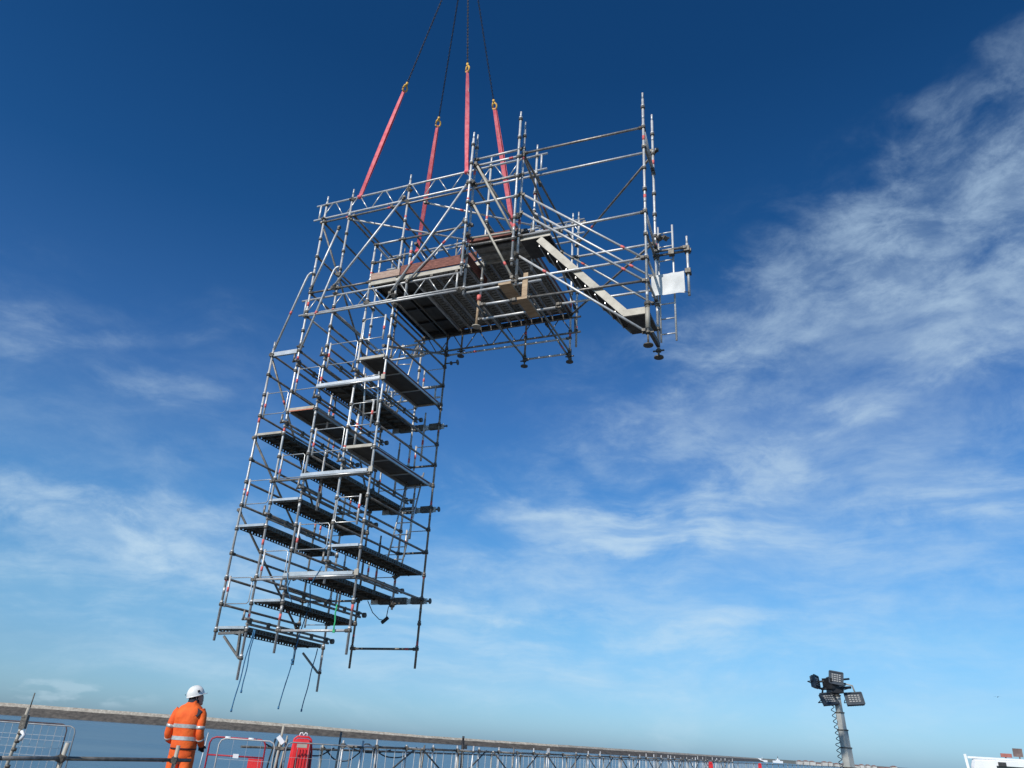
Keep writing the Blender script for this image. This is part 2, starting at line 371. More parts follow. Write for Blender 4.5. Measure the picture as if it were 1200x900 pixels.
def led(p0, p1, name='ledger', bands=1, r=TR, mats=None, coup=True, ext=0.0):
    if name == 'transom' or random.random() < .45: bands = 0
    p0 = Vector(p0); p1 = Vector(p1); d = (p1-p0).normalized()
    a = p0-d*ext; b_ = p1+d*ext
    q = MB(); q.tube(a, b_, r, 0, 10)
    for t in [random.uniform(.1, .9) for _ in range(bands if (p1-p0).length > 1 else 0)]:
        c = p0.lerp(p1, t); q.tube(c-d*.045, c+d*.045, r*1.05, 1, 10)
    if coup:
        for e, s_ in ((p0, 1), (p1, -1)):
            q.tube(e+d*s_*.03, e+d*s_*.085, r*1.45, 2, 8)
            q.box(e+Vector((0, 0, .0)), (.065, .065, .055), 2)
    return q.build(name, mats or pick(), XF)

XA, XB, XC, XM, XD, XG, XH, XK = 0, .73, 1.46, 2.33, 3.03, 5.10, 6.20, 8.78
YB = 2.55; YF = -1.0; YI = -.27
# tower standards
stdd(XA, 0, -6.18, .33, bands=[-1.6, -3.2, -5.0]); stdd(XA, YB, -6.35, .33)
stdd(XB, 0, -6.88, 4.27, bands=[-1.9, -.2, -4.3, -5.75, 1.2]); stdd(XB, YB, -6.88, 4.27)
stdd(XC, 0, -6.4, 4.31, bands=[-.8, -5.75, .9]); stdd(XC, YB, -6.4, 4.3)
stdd(XD, 0, -6.41, 4.34, bands=[3.1, -.9, -5.6]); stdd(XD, YB, -6.38, 4.3, bands=[-1.2, -4.5, -5.9, -2.9])
stdd(XM, 0, -5.15, .9, bands=[-2.45]); stdd(XM, YB, -5.2, 1.3)
stdd(XM, 0, .92, 2.46, bands=[1.7]); stdd(3.28, .02, .93, 2.4, r=.03, bands=[1.55, 2.1])
# overhang standards
stdd(XG, 0, .62, 4.28, bands=[2.6]); stdd(XH, 0, 1.05, 4.33, bands=[3.0])
stdd(XG, YB, .42, 4.3, jack=.25, bands=[1.1]); stdd(XH, YB, .38, 4.33, jack=.21, bands=[.9, 1.7])
stdd(6.34, YB+.02, .58, 4.35, bands=[1.05, 2.6]); stdd(3.42, YB+.02, .93, 2.0, jack=.76)
stdd(5.23, YF, .05, 4.03, off=.17, bands=[3.0, 1.3]); stdd(5.21, YF-.14, .42, 3.98, off=.14, bands=[2.2])
stdd(6.31, YF, .10, 4.05, off=.17, bands=[3.1, 1.5]); stdd(6.27, YF-.16, .42, 4.2, off=.0, bands=[1.0, 1.3])
stdd(XK, YF, -1.30, 4.05, off=.17, bands=[1.5, 2.9], jack=-1.57); stdd(XK+.02, YI, -1.28, 4.15, off=.12, jack=-1.44, bands=[2.9, .9])
q = MB(); q.tube((XK, YF, -1.25), (XK, YF, -.76), .042, 0, 10); q.tube((XK, YF, -.8), (XK, YF, -.74), .055, 1, 10); q.build('base_sleeve', ['cream', 'coupler'], XF)
q = MB(); q.tube((5.08, -.02, .58), (5.07, -.02, -.06), .028, 0, 8); q.tube((5.08, -.02, .52), (5.08, -.02, .64), .045, 1, 8); q.tube((5.07, -.02, -.10), (5.07, -.02, -.08), .09, 2, 12); q.tube((5.07, -.02, -.1), (5.07, -.02, .0), .018, 2); q.build('base_plate', ['wood', 'red', 'cream'], XF)

# ledgers (along the frame) front and back
F = -.0
def xl(x0, x1, k, y=0, **kw): return led((x0, y, k*.5), (x1, y, k*.5), **kw)
q = MB(); q.beam((XA+.05, 0, 0), (XB-.05, 0, 0), .05, .10); q.build('end_board', ['alu'], XF)
xl(XB, XC, 3, bands=1); xl(XC, XM, 3); xl(XD, 4.75, 5, bands=1); xl(XM, XD, 5); xl(XM, XD, 4)
led((XB, 0, 3.5), (XG, 0, 3.5), bands=3, ext=.02); led((XG, 0, 3.49), (XH, 0, 3.49), bands=0)
led((XB, -.04, .87), (4.75, -.04, .84), bands=1); led((XC-.1, .03, .93), (XD+.3, .03, .93), bands=0)
led((XG, 0, .08), (6.84, 0, .08)); 
led((5.15, YF, .20), (XK, YF, .17), bands=1); led((5.2, YF+.05, .12), (6.8, YF+.05, .12), bands=0, coup=False)
led((5.64, YF, -.24), (6.3, YF, -.25), bands=1); led((6.55, YF, -.25), (XK, YF, -.30), bands=1)
led((6.31, YF, 3.22), (XK, YF, 3.17), bands=0); led((XH, YI, 3.23), (XK, YI, 3.2), bands=1)
led((5.23, YF, 3.35), (6.31, YF, 3.35), bands=0); led((5.23, YF+.03, 3.21), (6.31, YF+.03, 3.20), bands=1)
led((5.23, YF, 2.19), (6.31, YF, 2.17), bands=0); led((5.23, YF, 2.69), (6.31, YF, 2.67), bands=0)
led((5.23, YF, 1.36), (6.31, YF, 1.30), bands=0, r=.022, mats=['cream', 'red', 'coupler']); led((5.23, YF+.02, 1.2), (6.31, YF+.02, 1.17), bands=0)
led((6.31, YF, 1.17), (XK, YF, 1.17), bands=0); led((7.2, YI, .98), (XK, YI, .97), bands=0)
led((6.9, YI, -.03), (XK, YI, -.05), bands=0)
led((XG, YB, .42), (XH, YB, .42), bands=1)
for y, z, x0, x1 in ((YB, 2.5, XD, XH), (YB, 3.0, XB, XD), (YB, 3.5, XB, 6.4), (YB, .82, XD, XH), (YB, 4.0, XM, 6.5)): led((x0, y, z), (x1, y, z), bands=1)
for k in (-12,): led((XC, 0, k*.5), (XD, 0, k*.5), bands=1, mats=['steel', 'red', 'coupler']); led((XC, YB, k*.5), (XD, YB, k*.5), bands=1, mats=['steel_dull', 'red', 'coupler'])
for k in (-6.1, -10.1): led((XB-.03, -.05, k*.5), (XD, -.05, k*.5), bands=1)
for k in (-2, -6, -10):
    led((XA, YB, k*.5+.0), (XC, YB, k*.5), bands=1)
for k in (-1, -3, -5, -7, -9, -11):
    led((XB if k % 4 else XA, YB, k*.5), (XC if k % 4 else XB, YB, k*.5), bands=0, mats=['steel_dull', 'red', 'coupler'])
for k in (0, -4, -8): led((XM, YB, k*.5), (XD, YB, k*.5), bands=0, mats=['steel_dull', 'red', 'coupler'])
for (x, y, z0_, z1_) in ((1.9, YB-.1, -4.9, -3.6), (2.62, YB-.08, -3.7, -2.5), (2.7, YB-.1, -1.9, -.7), (1.62, .35, -3.6, -2.3), (1.05, YB-.12, -5.2, -4.0), (2.2, .5, -2.2, -1.2), (2.1, YB-.1, -2.6, -1.4), (1.2, .8, -1.6, -.5)):
    stdd(x, y, z0_, z1_, cups=False, bands=[z0_+.45])
# heavy landing beams
for k in (-2, -6, -10):
    q = MB(); q.beam((XC-.03, -.07, k*.5+.02), (XD-.04, -.07, k*.5+.02), .05, .062); q.box((XD+.03, -.07, k*.5+.03), (.09, .03, .11), 1); q.tube((XC-.03, -.09, k*.5-.035), (XD, -.09, k*.5-.035), .018, 0); q.build('landing_beam', ['alu', 'cream'], XF)
    q = MB(); q.beam((XC+.3, YB+.06, k*.5-.02), (XD+.10, YB+.06, k*.5-.02), .05, .11)
    for i in range(3):
        x = XC+.50+i*.40; q.bb((x, YB+.0, k*.5-.08), (x+.28, YB+.1, k*.5+.055), 1)
    q.tube((XD+.10, YB+.06, k*.5-.02), (XD+.16, YB+.06, k*.5-.02), .02, 2); q.tube((XD+.16, YB+.06, k*.5-.02), (XD+.18, YB+.06, k*.5-.02), .06 if k < -2 else .03, 2, 12)
    q.build('landing_beam', ['alu', 'coupler', 'coupler'], XF)

# transoms (front to back)
def yl(x, z, y0=0, y1=YB, **kw):
    if 'mats' not in kw and random.random() < .7: kw['mats'] = ['steel_dull', 'red', 'coupler']  # unlit transom sides put into the colour by the darker tube
    return led((x, y0, z), (x, y1, z), name='transom', **kw)
for k in (0, -1, -3, -5, -6, -7, -9, -10, -11): yl(XA, k*.5, bands=1, mats=['steel_dull', 'red', 'coupler'])
for k in (0, -1, -2, -5, -6, -9, -10): yl(XB, k*.5, mats=['steel_dull', 'red', 'coupler'])
for k in (1, 0, -1, -4, -5, -8, -9): yl(XC, k*.5, mats=['steel_dull', 'red', 'coupler'])
for k in (0, -3, -4, -7, -8): yl(XM, k*.5, mats=['steel_dull', 'red', 'coupler'])
for k in (1, 0, -3, -4, -7, -8, -10): yl(XD, k*.5, mats=['steel_dull', 'red', 'coupler'])
for x, z in ((XB, 3.5), (XC, 3.5), (XC+.13, 3.5), (2.62, 3.52), (XD, 3.5), (XG, 3.5), (XH, 3.5), (XM, 2.5), (XD, 2.5), (XB, 1.5), (XB, .9), (XC, .9), (XD, .9), (XB, 2.5), (XC, 1.9), (3.4, 2.3), (4.75, 3.55), (XG, 2.5), (XH, 2.5)): yl(x, z)
for x in (XG, XH): yl(x, .46)
for x in (2.36, 3.05, 3.9, 4.5, 5.15, 5.65, 6.2): yl(x, 1.36, bands=0, mats=['coupler', 'red', 'coupler'])
yl(3.37, 1.43, bands=0, mats=['steel', 'red', 'coupler'])
for x, z in ((5.23, 3.2), (5.23, 2.2), (6.31, 3.2), (6.31, 2.2), (6.31, 1.17), (5.23, 1.17), (5.23, .17), (6.31, .17)): yl(x, z, YF, 0, bands=0)
for z in (3.17, 1.2): led((XK, YF, z), (XK+.02, YI, z-.5 if z > 3 else z-.35), 'brace')
for z in (.67, .17, -.30, 2.7): yl(XK+.01, z, YF, YI, bands=0)
q = MB(); q.beam((XK, YF, -1.22), (XK+.02, YI, -1.2), .06, .09); q.build('transom', ['coupler'], XF)
# double needle beams under the landings with clamped ends
for x, ks in ((XB, (-3.5, -7.5, -11.6)), (XC, (-2.5, -6.5, -10.5)), (XM, (-1.5, -5.5, -9.5)), (XB+.02, (-.6,)), (XC, (-.5,))):
    for k in ks:
        q = MB(); z = k*.5
        q.tube((x+.05, -.16, z), (x+.05, YB+.12, z), TR, 0, 8); q.tube((x+.055, -.1, z-.085), (x+.055, YB+.08, z-.085), TR, 0, 8)
        for y in (0, .55, 1.3, 2.0, YB): q.box((x+.05, y, z-.04), (.05, .06, .13), 1)
        q.tube((x-.08, -.08, z), (x+.12, -.08, z), .022, 1, 8); q.tube((x+.14, YB+.05, z-.05), (x+.20, YB+.05, z-.05), .055, 1, 10)
        q.tube((x-.02, -.12, z-.02), (x-.02, -.12, z+.17), .022, 0, 8)
        q.build('needle_beam', ['steel_dull', 'coupler'], XF)
# bracing
def br(a, b_, r=TR, mats=None): return led(a, b_, 'brace', bands=1, mats=mats, coup=True, ext=.04, r=r)
dull = ['steel_dull', 'red', 'coupler']; brt = ['steel', 'red', 'coupler']
br((-.04, 0, 0), (-.04, YB, -3.0), mats=dull); br((-.04, 0, -2.0), (-.04, YB, -4.0), mats=dull); br((-.04, 0, -3.6), (-.04, YB, -5.6), mats=dull)
br((XB-.05, 0, 3.5), (XB-.05, YB, 1.0), mats=dull)
br((1.38, -.06, 1.5), (2.96, -.06, 3.66)); br((2.94, -.06, 1.07), (4.6, -.06, 3.69)); br((3.34, -.07, 1.28), (4.62, -.07, 2.64), mats=brt)
br((.77, -.05, 1.58), (1.26, -.05, 3.2), mats=brt)
br((XC, 0, 3.43), (4.62, 2.2, 3.43), mats=brt); br((3.5, .02, 3.43), (6.1, 2.0, 3.43), mats=brt)
br((5.27, YF-.05, 3.2), (6.22, YF-.05, 1.25), mats=['cream', 'red', 'coupler']); br((5.27, YF-.05, 2.2), (6.25, YF-.05, .22), mats=['cream', 'red', 'coupler'])
br((5.3, YF+.1, 3.15), (6.1, 1.6, 1.7), mats=dull); br((6.31, YF, 3.15), (XH+.1, YB, 2.2), mats=dull); br((XH, 0, 3.0), (XH+.1, YB, 1.6), mats=dull)
br((XK+.1, YI, 3.2), (XH+.1, YB, 3.35), mats=dull); br((XK, YI, 1.0), (XH, YB, 1.42), mats=dull)
br((XH, YB+.03, .3), (XG+.5, YB+.03, 1.3), mats=dull); br((XD, YB, .85), (XD-.1, 0, -.2), mats=dull)
br((XC, YB, .9), (XD, YB, -.6), mats=dull); br((XB, YB, -1), (XC, YB, -3), mats=dull)
# bent raking tubes from the narrow tower top
for (x0, z0, x1, z1) in ((.06, .1, .69, 2.03), (.79, -.02, 1.41, 2.05)):
    q = MB(); p = [Vector((x0, -.05, z0)), Vector((x0+(x1-x0)*.80, -.05, z0+(z1-z0)*.90)), Vector((x0+(x1-x0)*.88, -.05, z1-.06)), Vector((x0+(x1-x0)*.96, -.05, z1-.01)), Vector((x1+.05, -.05, z1))]
    q.path(p, TR, 0, 10); d = (p[1]-p[0]).normalized(); c = p[0]+d*.95; q.tube(c-d*.04, c+d*.04, TR*1.1, 1, 10)
    q.build('raking_tube', ['steel', 'red'], XF)

# lattice beams
def lattice(x0, x1, y, zt, zb, p0, pitch=.70, mats='steel', ends=True):
    o = MB().tube((x0, y, zt), (x1, y, zt), TR, 0, 10).build('lattice_beam', [mats, 'red', 'coupler'], XF)
    MB().tube((x0-.02, y, zb), (x1, y, zb), TR, 0, 10).build('bottom_chord', [mats], o)
    x = p0
    while x < x1-.1:
        for s_ in (-1, 1):
            xe = x+s_*(pitch/2-.05); xs_ = x+s_*.04
            if x0-.05 < xe < x1+.05: MB().tube((xs_, y, zt), (xe, y, zb), .0135, 0, 7).build('lattice_bar', ['alu' if mats == 'steel' else mats], o)
        x += pitch
    if ends:
        for xe in (x0+.12, x1-.14): MB().tube((xe, y, zb), (xe, y, zt), .022, 0, 8).build('end_bar', [mats], o)
    return o
lattice(.45, 6.45, 0, 4.03, 3.61, .95)
lattice(.55, 4.66, 0, 1.31, .93, .99)
lattice(1.0, 6.50, YB, 4.10, 3.70, 1.2)
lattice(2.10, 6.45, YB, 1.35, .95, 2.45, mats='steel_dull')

lattice(XC+.05, XD-.05, YB, .02, -.28, XC+.35, pitch=.55, ends=True)
lattice(XC+.1, XD, 1.5, .62, .30, XC+.4, pitch=.5, ends=False)
# main working deck
plank = MB(); Lp = 2.46
plank.bb((-.112, 0, -.003), (.112, Lp, .0)); plank.bb((-.115, 0, -.06), (-.108, Lp, -.003)); plank.bb((.108, 0, -.06), (.115, Lp, -.003))
plank.bb((-.108, 0, -.06), (-.09, Lp, -.055)); plank.bb((.09, 0, -.06), (.108, Lp, -.055))
for i in range(24): plank.bb((-.06, .06+i*.102, -.011), (.06, .095+i*.102, -.003), 1)
pm = plank.mesh('deck_plank', ['deck', 'coupler'])
dk = MB().bb((2.34, -.02, 1.40), (6.22, .025, 1.50)).build('deck', ['cream'], XF)
MB().bb((2.34, YB-.02, 1.38), (6.22, YB+.03, 1.47)).build('edge_beam', ['deckdark'], dk)
x = 3.52
while x < 6.2: inst(pm, 'deck_plank', dk, (x, .04, 1.5)); x += .262
hm = MB(); hm.bb((2.4, .04, 1.488), (3.38, 2.5, 1.5))
for y in (.05, .65, 1.3, 1.95, 2.46): hm.bb((2.41, y-.015, 1.43), (3.36, y+.015, 1.487), 1)
for x in (2.4, 2.88, 3.36): hm.bb((x-.012, .04, 1.42), (x+.012, 2.5, 1.487), 1)
hm.build('hatch_deck', ['deckdark', 'black'], dk)
for i in range(3):
    y = -.78+i*.26
    MB().bb((5.12, y, 1.47), (6.38, y+.235, 1.505)).bb((5.12, y, 1.43), (6.38, y+.01, 1.47)).bb((5.12, y+.225, 1.43), (6.38, y+.235, 1.47)).build('side_plank', ['deck' if i else 'deckdark'], dk)
MB().bb((6.33, -.95, 1.10), (6.92, -.30, 1.15)).bb((6.33, -.97, 1.08), (6.95, -.95, 1.18), 1).build('stair_landing', ['deckdark', 'cream'], dk)
# toe boards
MB().bb((2.36, -.05, 1.51), (3.10, -.015, 1.68)).build('toe_board', ['woodpale'], XF)
MB().bb((3.12, -.05, 1.51), (4.95, -.015, 1.74)).build('toe_board', ['woodred'], XF)
MB().bb((5.15, -.88, 1.36), (6.28, -.84, 1.47)).build('toe_board', ['woodred'], XF)
MB().bb((2.36, YB-.05, 1.49), (6.18, YB-.02, 1.66)).build('toe_board', ['woodred'], XF)
MB().bb((6.20, .05, 1.45), (6.23, YB-.05, 1.64)).build('toe_board', ['woodred'], XF)
MB().bb((4.95, -.75, 1.2), (4.98, .5, 1.40)).build('toe_board', ['woodred'], XF)

# stepped platforms in the tower
def perf_platform(x0, x1, k):
    z = k*.5+.03; xa = x0+.045; xb = x1-.045
    q = MB(); q.beam((x0+.05, -.0, z+.03), (x1-.05, 0, z+.03), .045, .05, 0)
    o = q.build('platform', ['cream' if k > -6 else 'alu'], XF); MB().beam((x0+.05, YB, z+.03), (x1-.05, YB, z+.03), .05, .06, 0).build('end_beam', ['alu'], o)
    n = 2; wd = (xb-xa)/n
    for i in range(n):
        a = xa+i*wd+.006; b_ = a+wd-.012
        d = MB(); d.bb((a, .03, z+.045), (b_, YB-.03, z+.052))
        for xx in (a, b_):
            d.bb((xx-.003, .03, z+.02), (xx+.003, YB-.03, z+.045)); d.bb((xx-.003, .03, z-.035), (xx+.003, YB-.03, z-.018))
            y = .05
            while y < YB-.06: d.bb((xx-.003, y, z-.018), (xx+.003, y+.055, z+.02)); y += .095
        for j in range(9): d.bb((a, .2+j*.27, z+.0), (b_, .235+j*.27, z+.044), 1)
        for yy in (.03, YB-.03): d.bb((a, yy-.02, z-.02), (b_, yy+.02, z+.05), 1)
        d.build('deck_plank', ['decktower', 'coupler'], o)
    return o
def ply_platform(x0, x1, k, red=False):
    z = k*.5+.03
    q = MB(); q.beam((x0+.05, 0, z+.03), (x1-.05, 0, z+.03), .05, .06, 0); q.beam((x0+.05, YB, z+.03), (x1-.05, YB, z+.03), .05, .06)
    for x in (x0+.06, x1-.06): q.bb((x-.015, 0, z-.04), (x+.015, YB, z+.05), 1)
    for y in (.8, 1.7): q.bb((x0+.07, y, z+.0), (x1-.07, y+.03, z+.02), 1)
    o = q.build('platform', ['cream', 'alu'], XF)
    MB().bb((x0+.07, .03, z+.025), (x1-.07, YB-.03, z+.037)).build('deck_board', ['deckdark'], o)
    q = MB(); q.bb((x1-.046, .05, z+.0), (x1-.043, YB-.1, z+.035)); q.build('deck_edge', ['woodpale' if red else 'woodred'], o)
    if red: MB().bb((x0+.06, -.035, z-.025), (x1-.06, -.028, z+.0)).build('red_lip', ['rust'], o)
    return o
def small_frame(x0, x1, k, y, flip=False):
    q = MB(); za = (k+1)*.5; zb_ = (k+2)*.5; xs_ = x0+.13; xe = x1-.04
    r = .0105
    if flip: xs_, xe = x1-.13, x0+.06
    c = .04*(1 if xe > xs_ else -1)
    q.path([(xs_, y, zb_), (xe-c, y, zb_), (xe, y, zb_-.04), (xe, y, za+.04), (xe-c, y, za), (xs_, y, za)], r, 0, 7)
    q.tube((xs_, y, za-.06), (xs_, y, zb_+.04), .021, 1, 9); z = (za+zb_)/2+random.uniform(-.1, .05)
    q.tube((xs_, y, z-.045), (xs_, y, z+.045), .024, 2, 9)
    q.build('guard_frame', ['alu', 'steel', 'red'], XF)
for x0, x1, ks in ((XA, XB, (-4, -8, -12)), (XB, XC, (-3, -7, -11)), (XC, XM, (-2, -6, -10)), (XM, XD, (-1, -5, -9))):
    for k in ks:
        if (x0 == XM and k > -9) or (k == -3): ply_platform(x0, x1, k, k == -3)
        else: perf_platform(x0, x1, k)
        small_frame(x0, x1, k, -.045, flip=(x0 == XM)); small_frame(x0, x1, k, YB+.045)
        if x0 == XC: # support tube and side deck
            led((x0, 0, k*.5), (x1, 0, k*.5), bands=0)
# bracket under the lowest platform
q = MB(); q.beam((.08, 0, -6.05), (XB-.04, 0, -6.03), .04, .05); q.beam((.22, 0, -6.1), (.68, 0, -6.5), .03, .04); q.beam((.60, 0, -6.0), (.63, 0, -6.45), .04, .05, up=(0, 1, 0)); q.build('bracket', ['steel_dull'], XF)
q = MB(); q.beam((.22, YB, -6.1), (.68, YB, -6.5), .03, .04); q.build('bracket', ['steel_dull'], XF)
for (x, y, z) in ((XA, 0, 0), (XB, 0, .1), (XC, -.03, 1.85), (XC-.05, -.03, 1.5), (XC, 0, 1.35), (XD+.06, -.05, .75), (XD, -.05, 1.0), (XD, 0, 3.9), (XD, 0, 3.55), (5.15, YF, .17), (6.31, YF, .22), (6.3, YF-.1, .7), (6.29, YF-.08, 1.6), (6.25, YF-.1, 2.6), (5.22, YF-.08, 1.4), (5.22, YF-.08, 2.7), (5.2, YF-.08, .9), (XB, 0, 3.6), (XC, 0, 4.0), (XM, 0, .95), (XM, YB, -4.5), (XM, YB, -5.1), (XC, YB, -5), (XB, YB, -5.3), (XC+.1, .1, -5), (XK+.1, YI, 1.07), (XK+.2, YI, 1.05)):
    MB().box((x, y, z), (.09, .11, .08), 0, Euler((random.random(), random.random(), random.random())).to_matrix()).tube((x-.06, y-.05, z), (x+.07, y+.05, z+.02), .018, 0, 6).build('coupler', ['coupler'], XF)
# U-head poking sideways near the back corner
for (z) in (.62,):
    MB().tube((XD-.02, YB+.03, z), (XD+.30, YB+.05, z), .016, 0, 8).tube((XD+.12, YB+.05, z), (XD+.15, YB+.05, z), .05, 0, 10).tube((XD+.30, YB+.05, z), (XD+.315, YB+.05, z), .07, 0, 12).build('screw_jack', ['coupler'], XF)

# stair down to the outer standard
P0 = Vector((6.72, -.95, 1.05)); P1 = Vector((8.38, -.95, -.86)); sd = (P1-P0)
stair = MB().beam(P0, P1, .035, .135, up=(0, 0, 1)).build('staircase', ['cream'], XF)
MB().beam(P0+Vector((0, .63, 0)), P1+Vector((0, .63, 0)), .03, .165).build('stringer', ['steel_dull'], stair)
for i in range(9):
    c = P0+sd*((i+.5)/9); MB().bb((c.x-.10, -.93, c.z-.02), (c.x+.10, -.34, c.z+.015)).bb((c.x-.1, -.93, c.z-.05), (c.x-.085, -.34, c.z-.02), 1).build('tread', ['deckdark', 'alu'], stair)
MB().bb((8.34, -.97, -.93), (8.73, -.93, -.80)).build('landing_edge', ['cream'], stair)
MB().bb((8.34, -.93, -.93), (8.8, -.3, -.88)).build('landing_board', ['deckdark'], stair)
def hr(a, b_, mats=None):
    q = MB(); q.tube(a, b_, .0215, 0, 10); d = (Vector(b_)-Vector(a)).normalized(); c = Vector(a).lerp(Vector(b_), random.choice((.25, .85))); q.tube(c-d*.045, c+d*.045, .024, 1, 10)
    q.box(Vector(a), (.06, .06, .05), 2); q.box(Vector(b_), (.06, .06, .05), 2)
    q.build('handrail', ['steel', 'red', 'coupler'], XF)
hr((6.38, YF-.03, 2.13), (8.72, YF-.03, .17)); hr((6.36, YF-.03, 1.70), (8.74, YF-.03, -.31)); hr((6.29, YF-.04, .74), (8.72, YF-.04, -1.30))
hr((6.30, YI, 2.27), (8.70, YI, .25)); hr((6.95, YI, 1.17), (8.72, YI, -.33))

# arm, outer post
led((XK, YI, .68), (9.42, YI, .68), bands=0, mats=dull); led((XK, YI-.06, .74), (9.35, YI-.06, .72), bands=0, mats=dull)
stdd(9.38, YI, -.28, 1.0, cups=False, bands=[]) 
MB().box((9.38, YI, .7), (.10, .14, .10)).box((9.38, YI, .22), (.10, .13, .09)).box((9.1, YI-.04, .66), (.10, .10, .09)).build('coupler', ['coupler'], XF)

def wtube(parts, name, mats, base):
    """parts: list of (points, r, mat, flat) in scaffold space -> world space thing"""
    q = MB()
    for pts, r, m_, fl in parts: q.path([w(p) for p in pts], r, m_, 8, flat=fl)
    return q.build(name, mats, origin=w(base))

# white sheet tied beside the outer post
q = MB(); rows = []
for j in range(9):
    row = []
    for i in range(13):
        u = i/12; v = j/8
        x = 8.72+.60*u; z = .20-.44*v - .02*u*v + (.012*math.sin(u*9) if v > .8 else 0); y = YI-.085+.022*math.sin(u*5+v*2)*v + .010*math.sin(u*17+v*5)*math.sin(v*4+u*3) - .012*math.sin(v*7)
        row.append(w((x, y, z)))
    rows.append(row)
q.grid(rows, closed=False); n0 = len(rows)*13
back = [[p+SR@Vector((0, .004, 0)) for p in r_] for r_ in rows]; q.grid([list(reversed(r_)) for r_ in back], closed=False)
for (x_, z_) in ((8.73, .19), (9.31, .17), (8.73, -.23), (9.31, -.24)):
    q.path([w((x_, YI-.09, z_)), w((x_+(.07 if x_ > 9 else -.0), YI-.03, z_+.01)), w((x_+(.06 if x_ > 9 else .05), YI+.02, z_))], .006, 1, 5)
tag(q.build('banner', ['banner', 'black'], origin=w((8.72, YI-.05, .2))), 'blank white sheet tied between the outermost scaffold posts', 'sheet')

def ladder(foot, top, wv, label, rung=.28, width=.38, mats=('steel', 'steel')):
    foot, top, wv = Vector(foot), Vector(top), Vector(wv).normalized()
    e = empty('ladder', w(foot)); e.rotation_euler = SR.to_euler(); tag(e, label, 'ladder', 'ladders tied in the scaffold')
    d = top-foot; ln = d.length; dn = d.normalized()
    for s_ in (0, width): MB().tube(wv*s_, wv*s_+d, .019, 0, 8).build('stile', [mats[0]], e)
    z = rung*.5
    rm = MB().tube((0, 0, 0), wv*width, .013, 0, 8).mesh('rung', [mats[1]])
    while z < ln-.05: inst(rm, 'rung', e, dn*z); z += rung
    return e
ladder((8.84, YI+.06, -1.12), (8.84, YI+.06, 1.36), (1, 0, 0), 'steel access ladder fixed upright beside the outermost scaffold leg', rung=.31, width=.27)
ladder((2.42, 1.95, -4.40), (2.52, 2.30, -2.25), (1, .0, 0), 'aluminium ladder leaning under the lower right platform of the scaffold', mats=('alu', 'alu'))
ladder((2.50, .25, -1.75), (2.50, .10, -.75), (1, 0, 0), 'short ladder near the front, below the top right platform', rung=.27, width=.33, mats=('alu', 'alu'))
ladder((1.6, 2.2, -.9), (1.9, 2.35, 1.2), (1, .2, 0), 'ladder rising towards the main deck at the back of the tower', rung=.28, mats=('alu', 'alu'))
# timber packers lying on the low ledgers
for (x0, x1, y0, y1, z, lb) in ((6.02, 6.27, -1.15, -.42, .05, 'pale timber plank wedged on the ledger below the main deck, the upper of two'), (6.40, 6.60, -1.12, -.42, -.31, 'pale timber plank wedged below the main deck, the lower of two')):
    q = MB(); q.box((0, 0, 0), (x1-x0, y1-y0, .05)); o = q.build('timber_plank', ['wood']); o.matrix_world = ST @ Matrix.Translation(((x0+x1)/2, (y0+y1)/2, z)); tag(o, lb, 'plank')
o = MB().box((0, 0, 0), (.09, .07, .62)).box((-.055, 0, -.05), (.02, .05, .5)).build('timber_post', ['wood']); o.matrix_world = ST @ Matrix.Translation((6.5, YF+.04, -.0)); tag(o, 'short upright timber post strapped under the main deck', 'timber post')

# ------------------------------------------------------------------ slings, hooks and chains
apex = Vector((4.25, -.71, 11.3))
legs = [((1.67, 0, 4.03), .605, 'leftmost'), ((1.85, YB, 4.12), .595, 'second'), ((4.5, 0, 4.03), .60, 'third'), ((4.62, YB, 4.12), .59, 'rightmost')]
SLL = [2.96/7.6, 3.34/8.24, 2.89/7.3, 3.26/7.89]
lab = ['pink webbing sling at the far left, holding the left end of the front truss', 'pink webbing sling second from left, running down to the back truss', 'pink webbing sling with the topmost hook, third from left', 'pink webbing sling at the far right, going down behind the deck rails']
labc = ['black lifting chain leaning furthest left with a yellow hook', 'black lifting chain second from left with the lowest yellow hook', 'nearly vertical black lifting chain with the highest yellow hook', 'black lifting chain furthest right with a yellow hook']
link = MB()
def torus_pts(lx, r_, n_=10): return [Vector((r_*math.cos(t_)*1.0, 0, lx*math.sin(t_))) for t_ in [2*math.pi*i/n_ for i in range(n_+1)]]
lv = []
for i in range(10):
    a = 2*math.pi*i/10; lv.append((.017*math.cos(a), 0, .034*math.sin(a)))
link.path(lv+[lv[0]], .0072, 0, 6, cap=False)
lm_ = link.mesh('link', ['chain'])
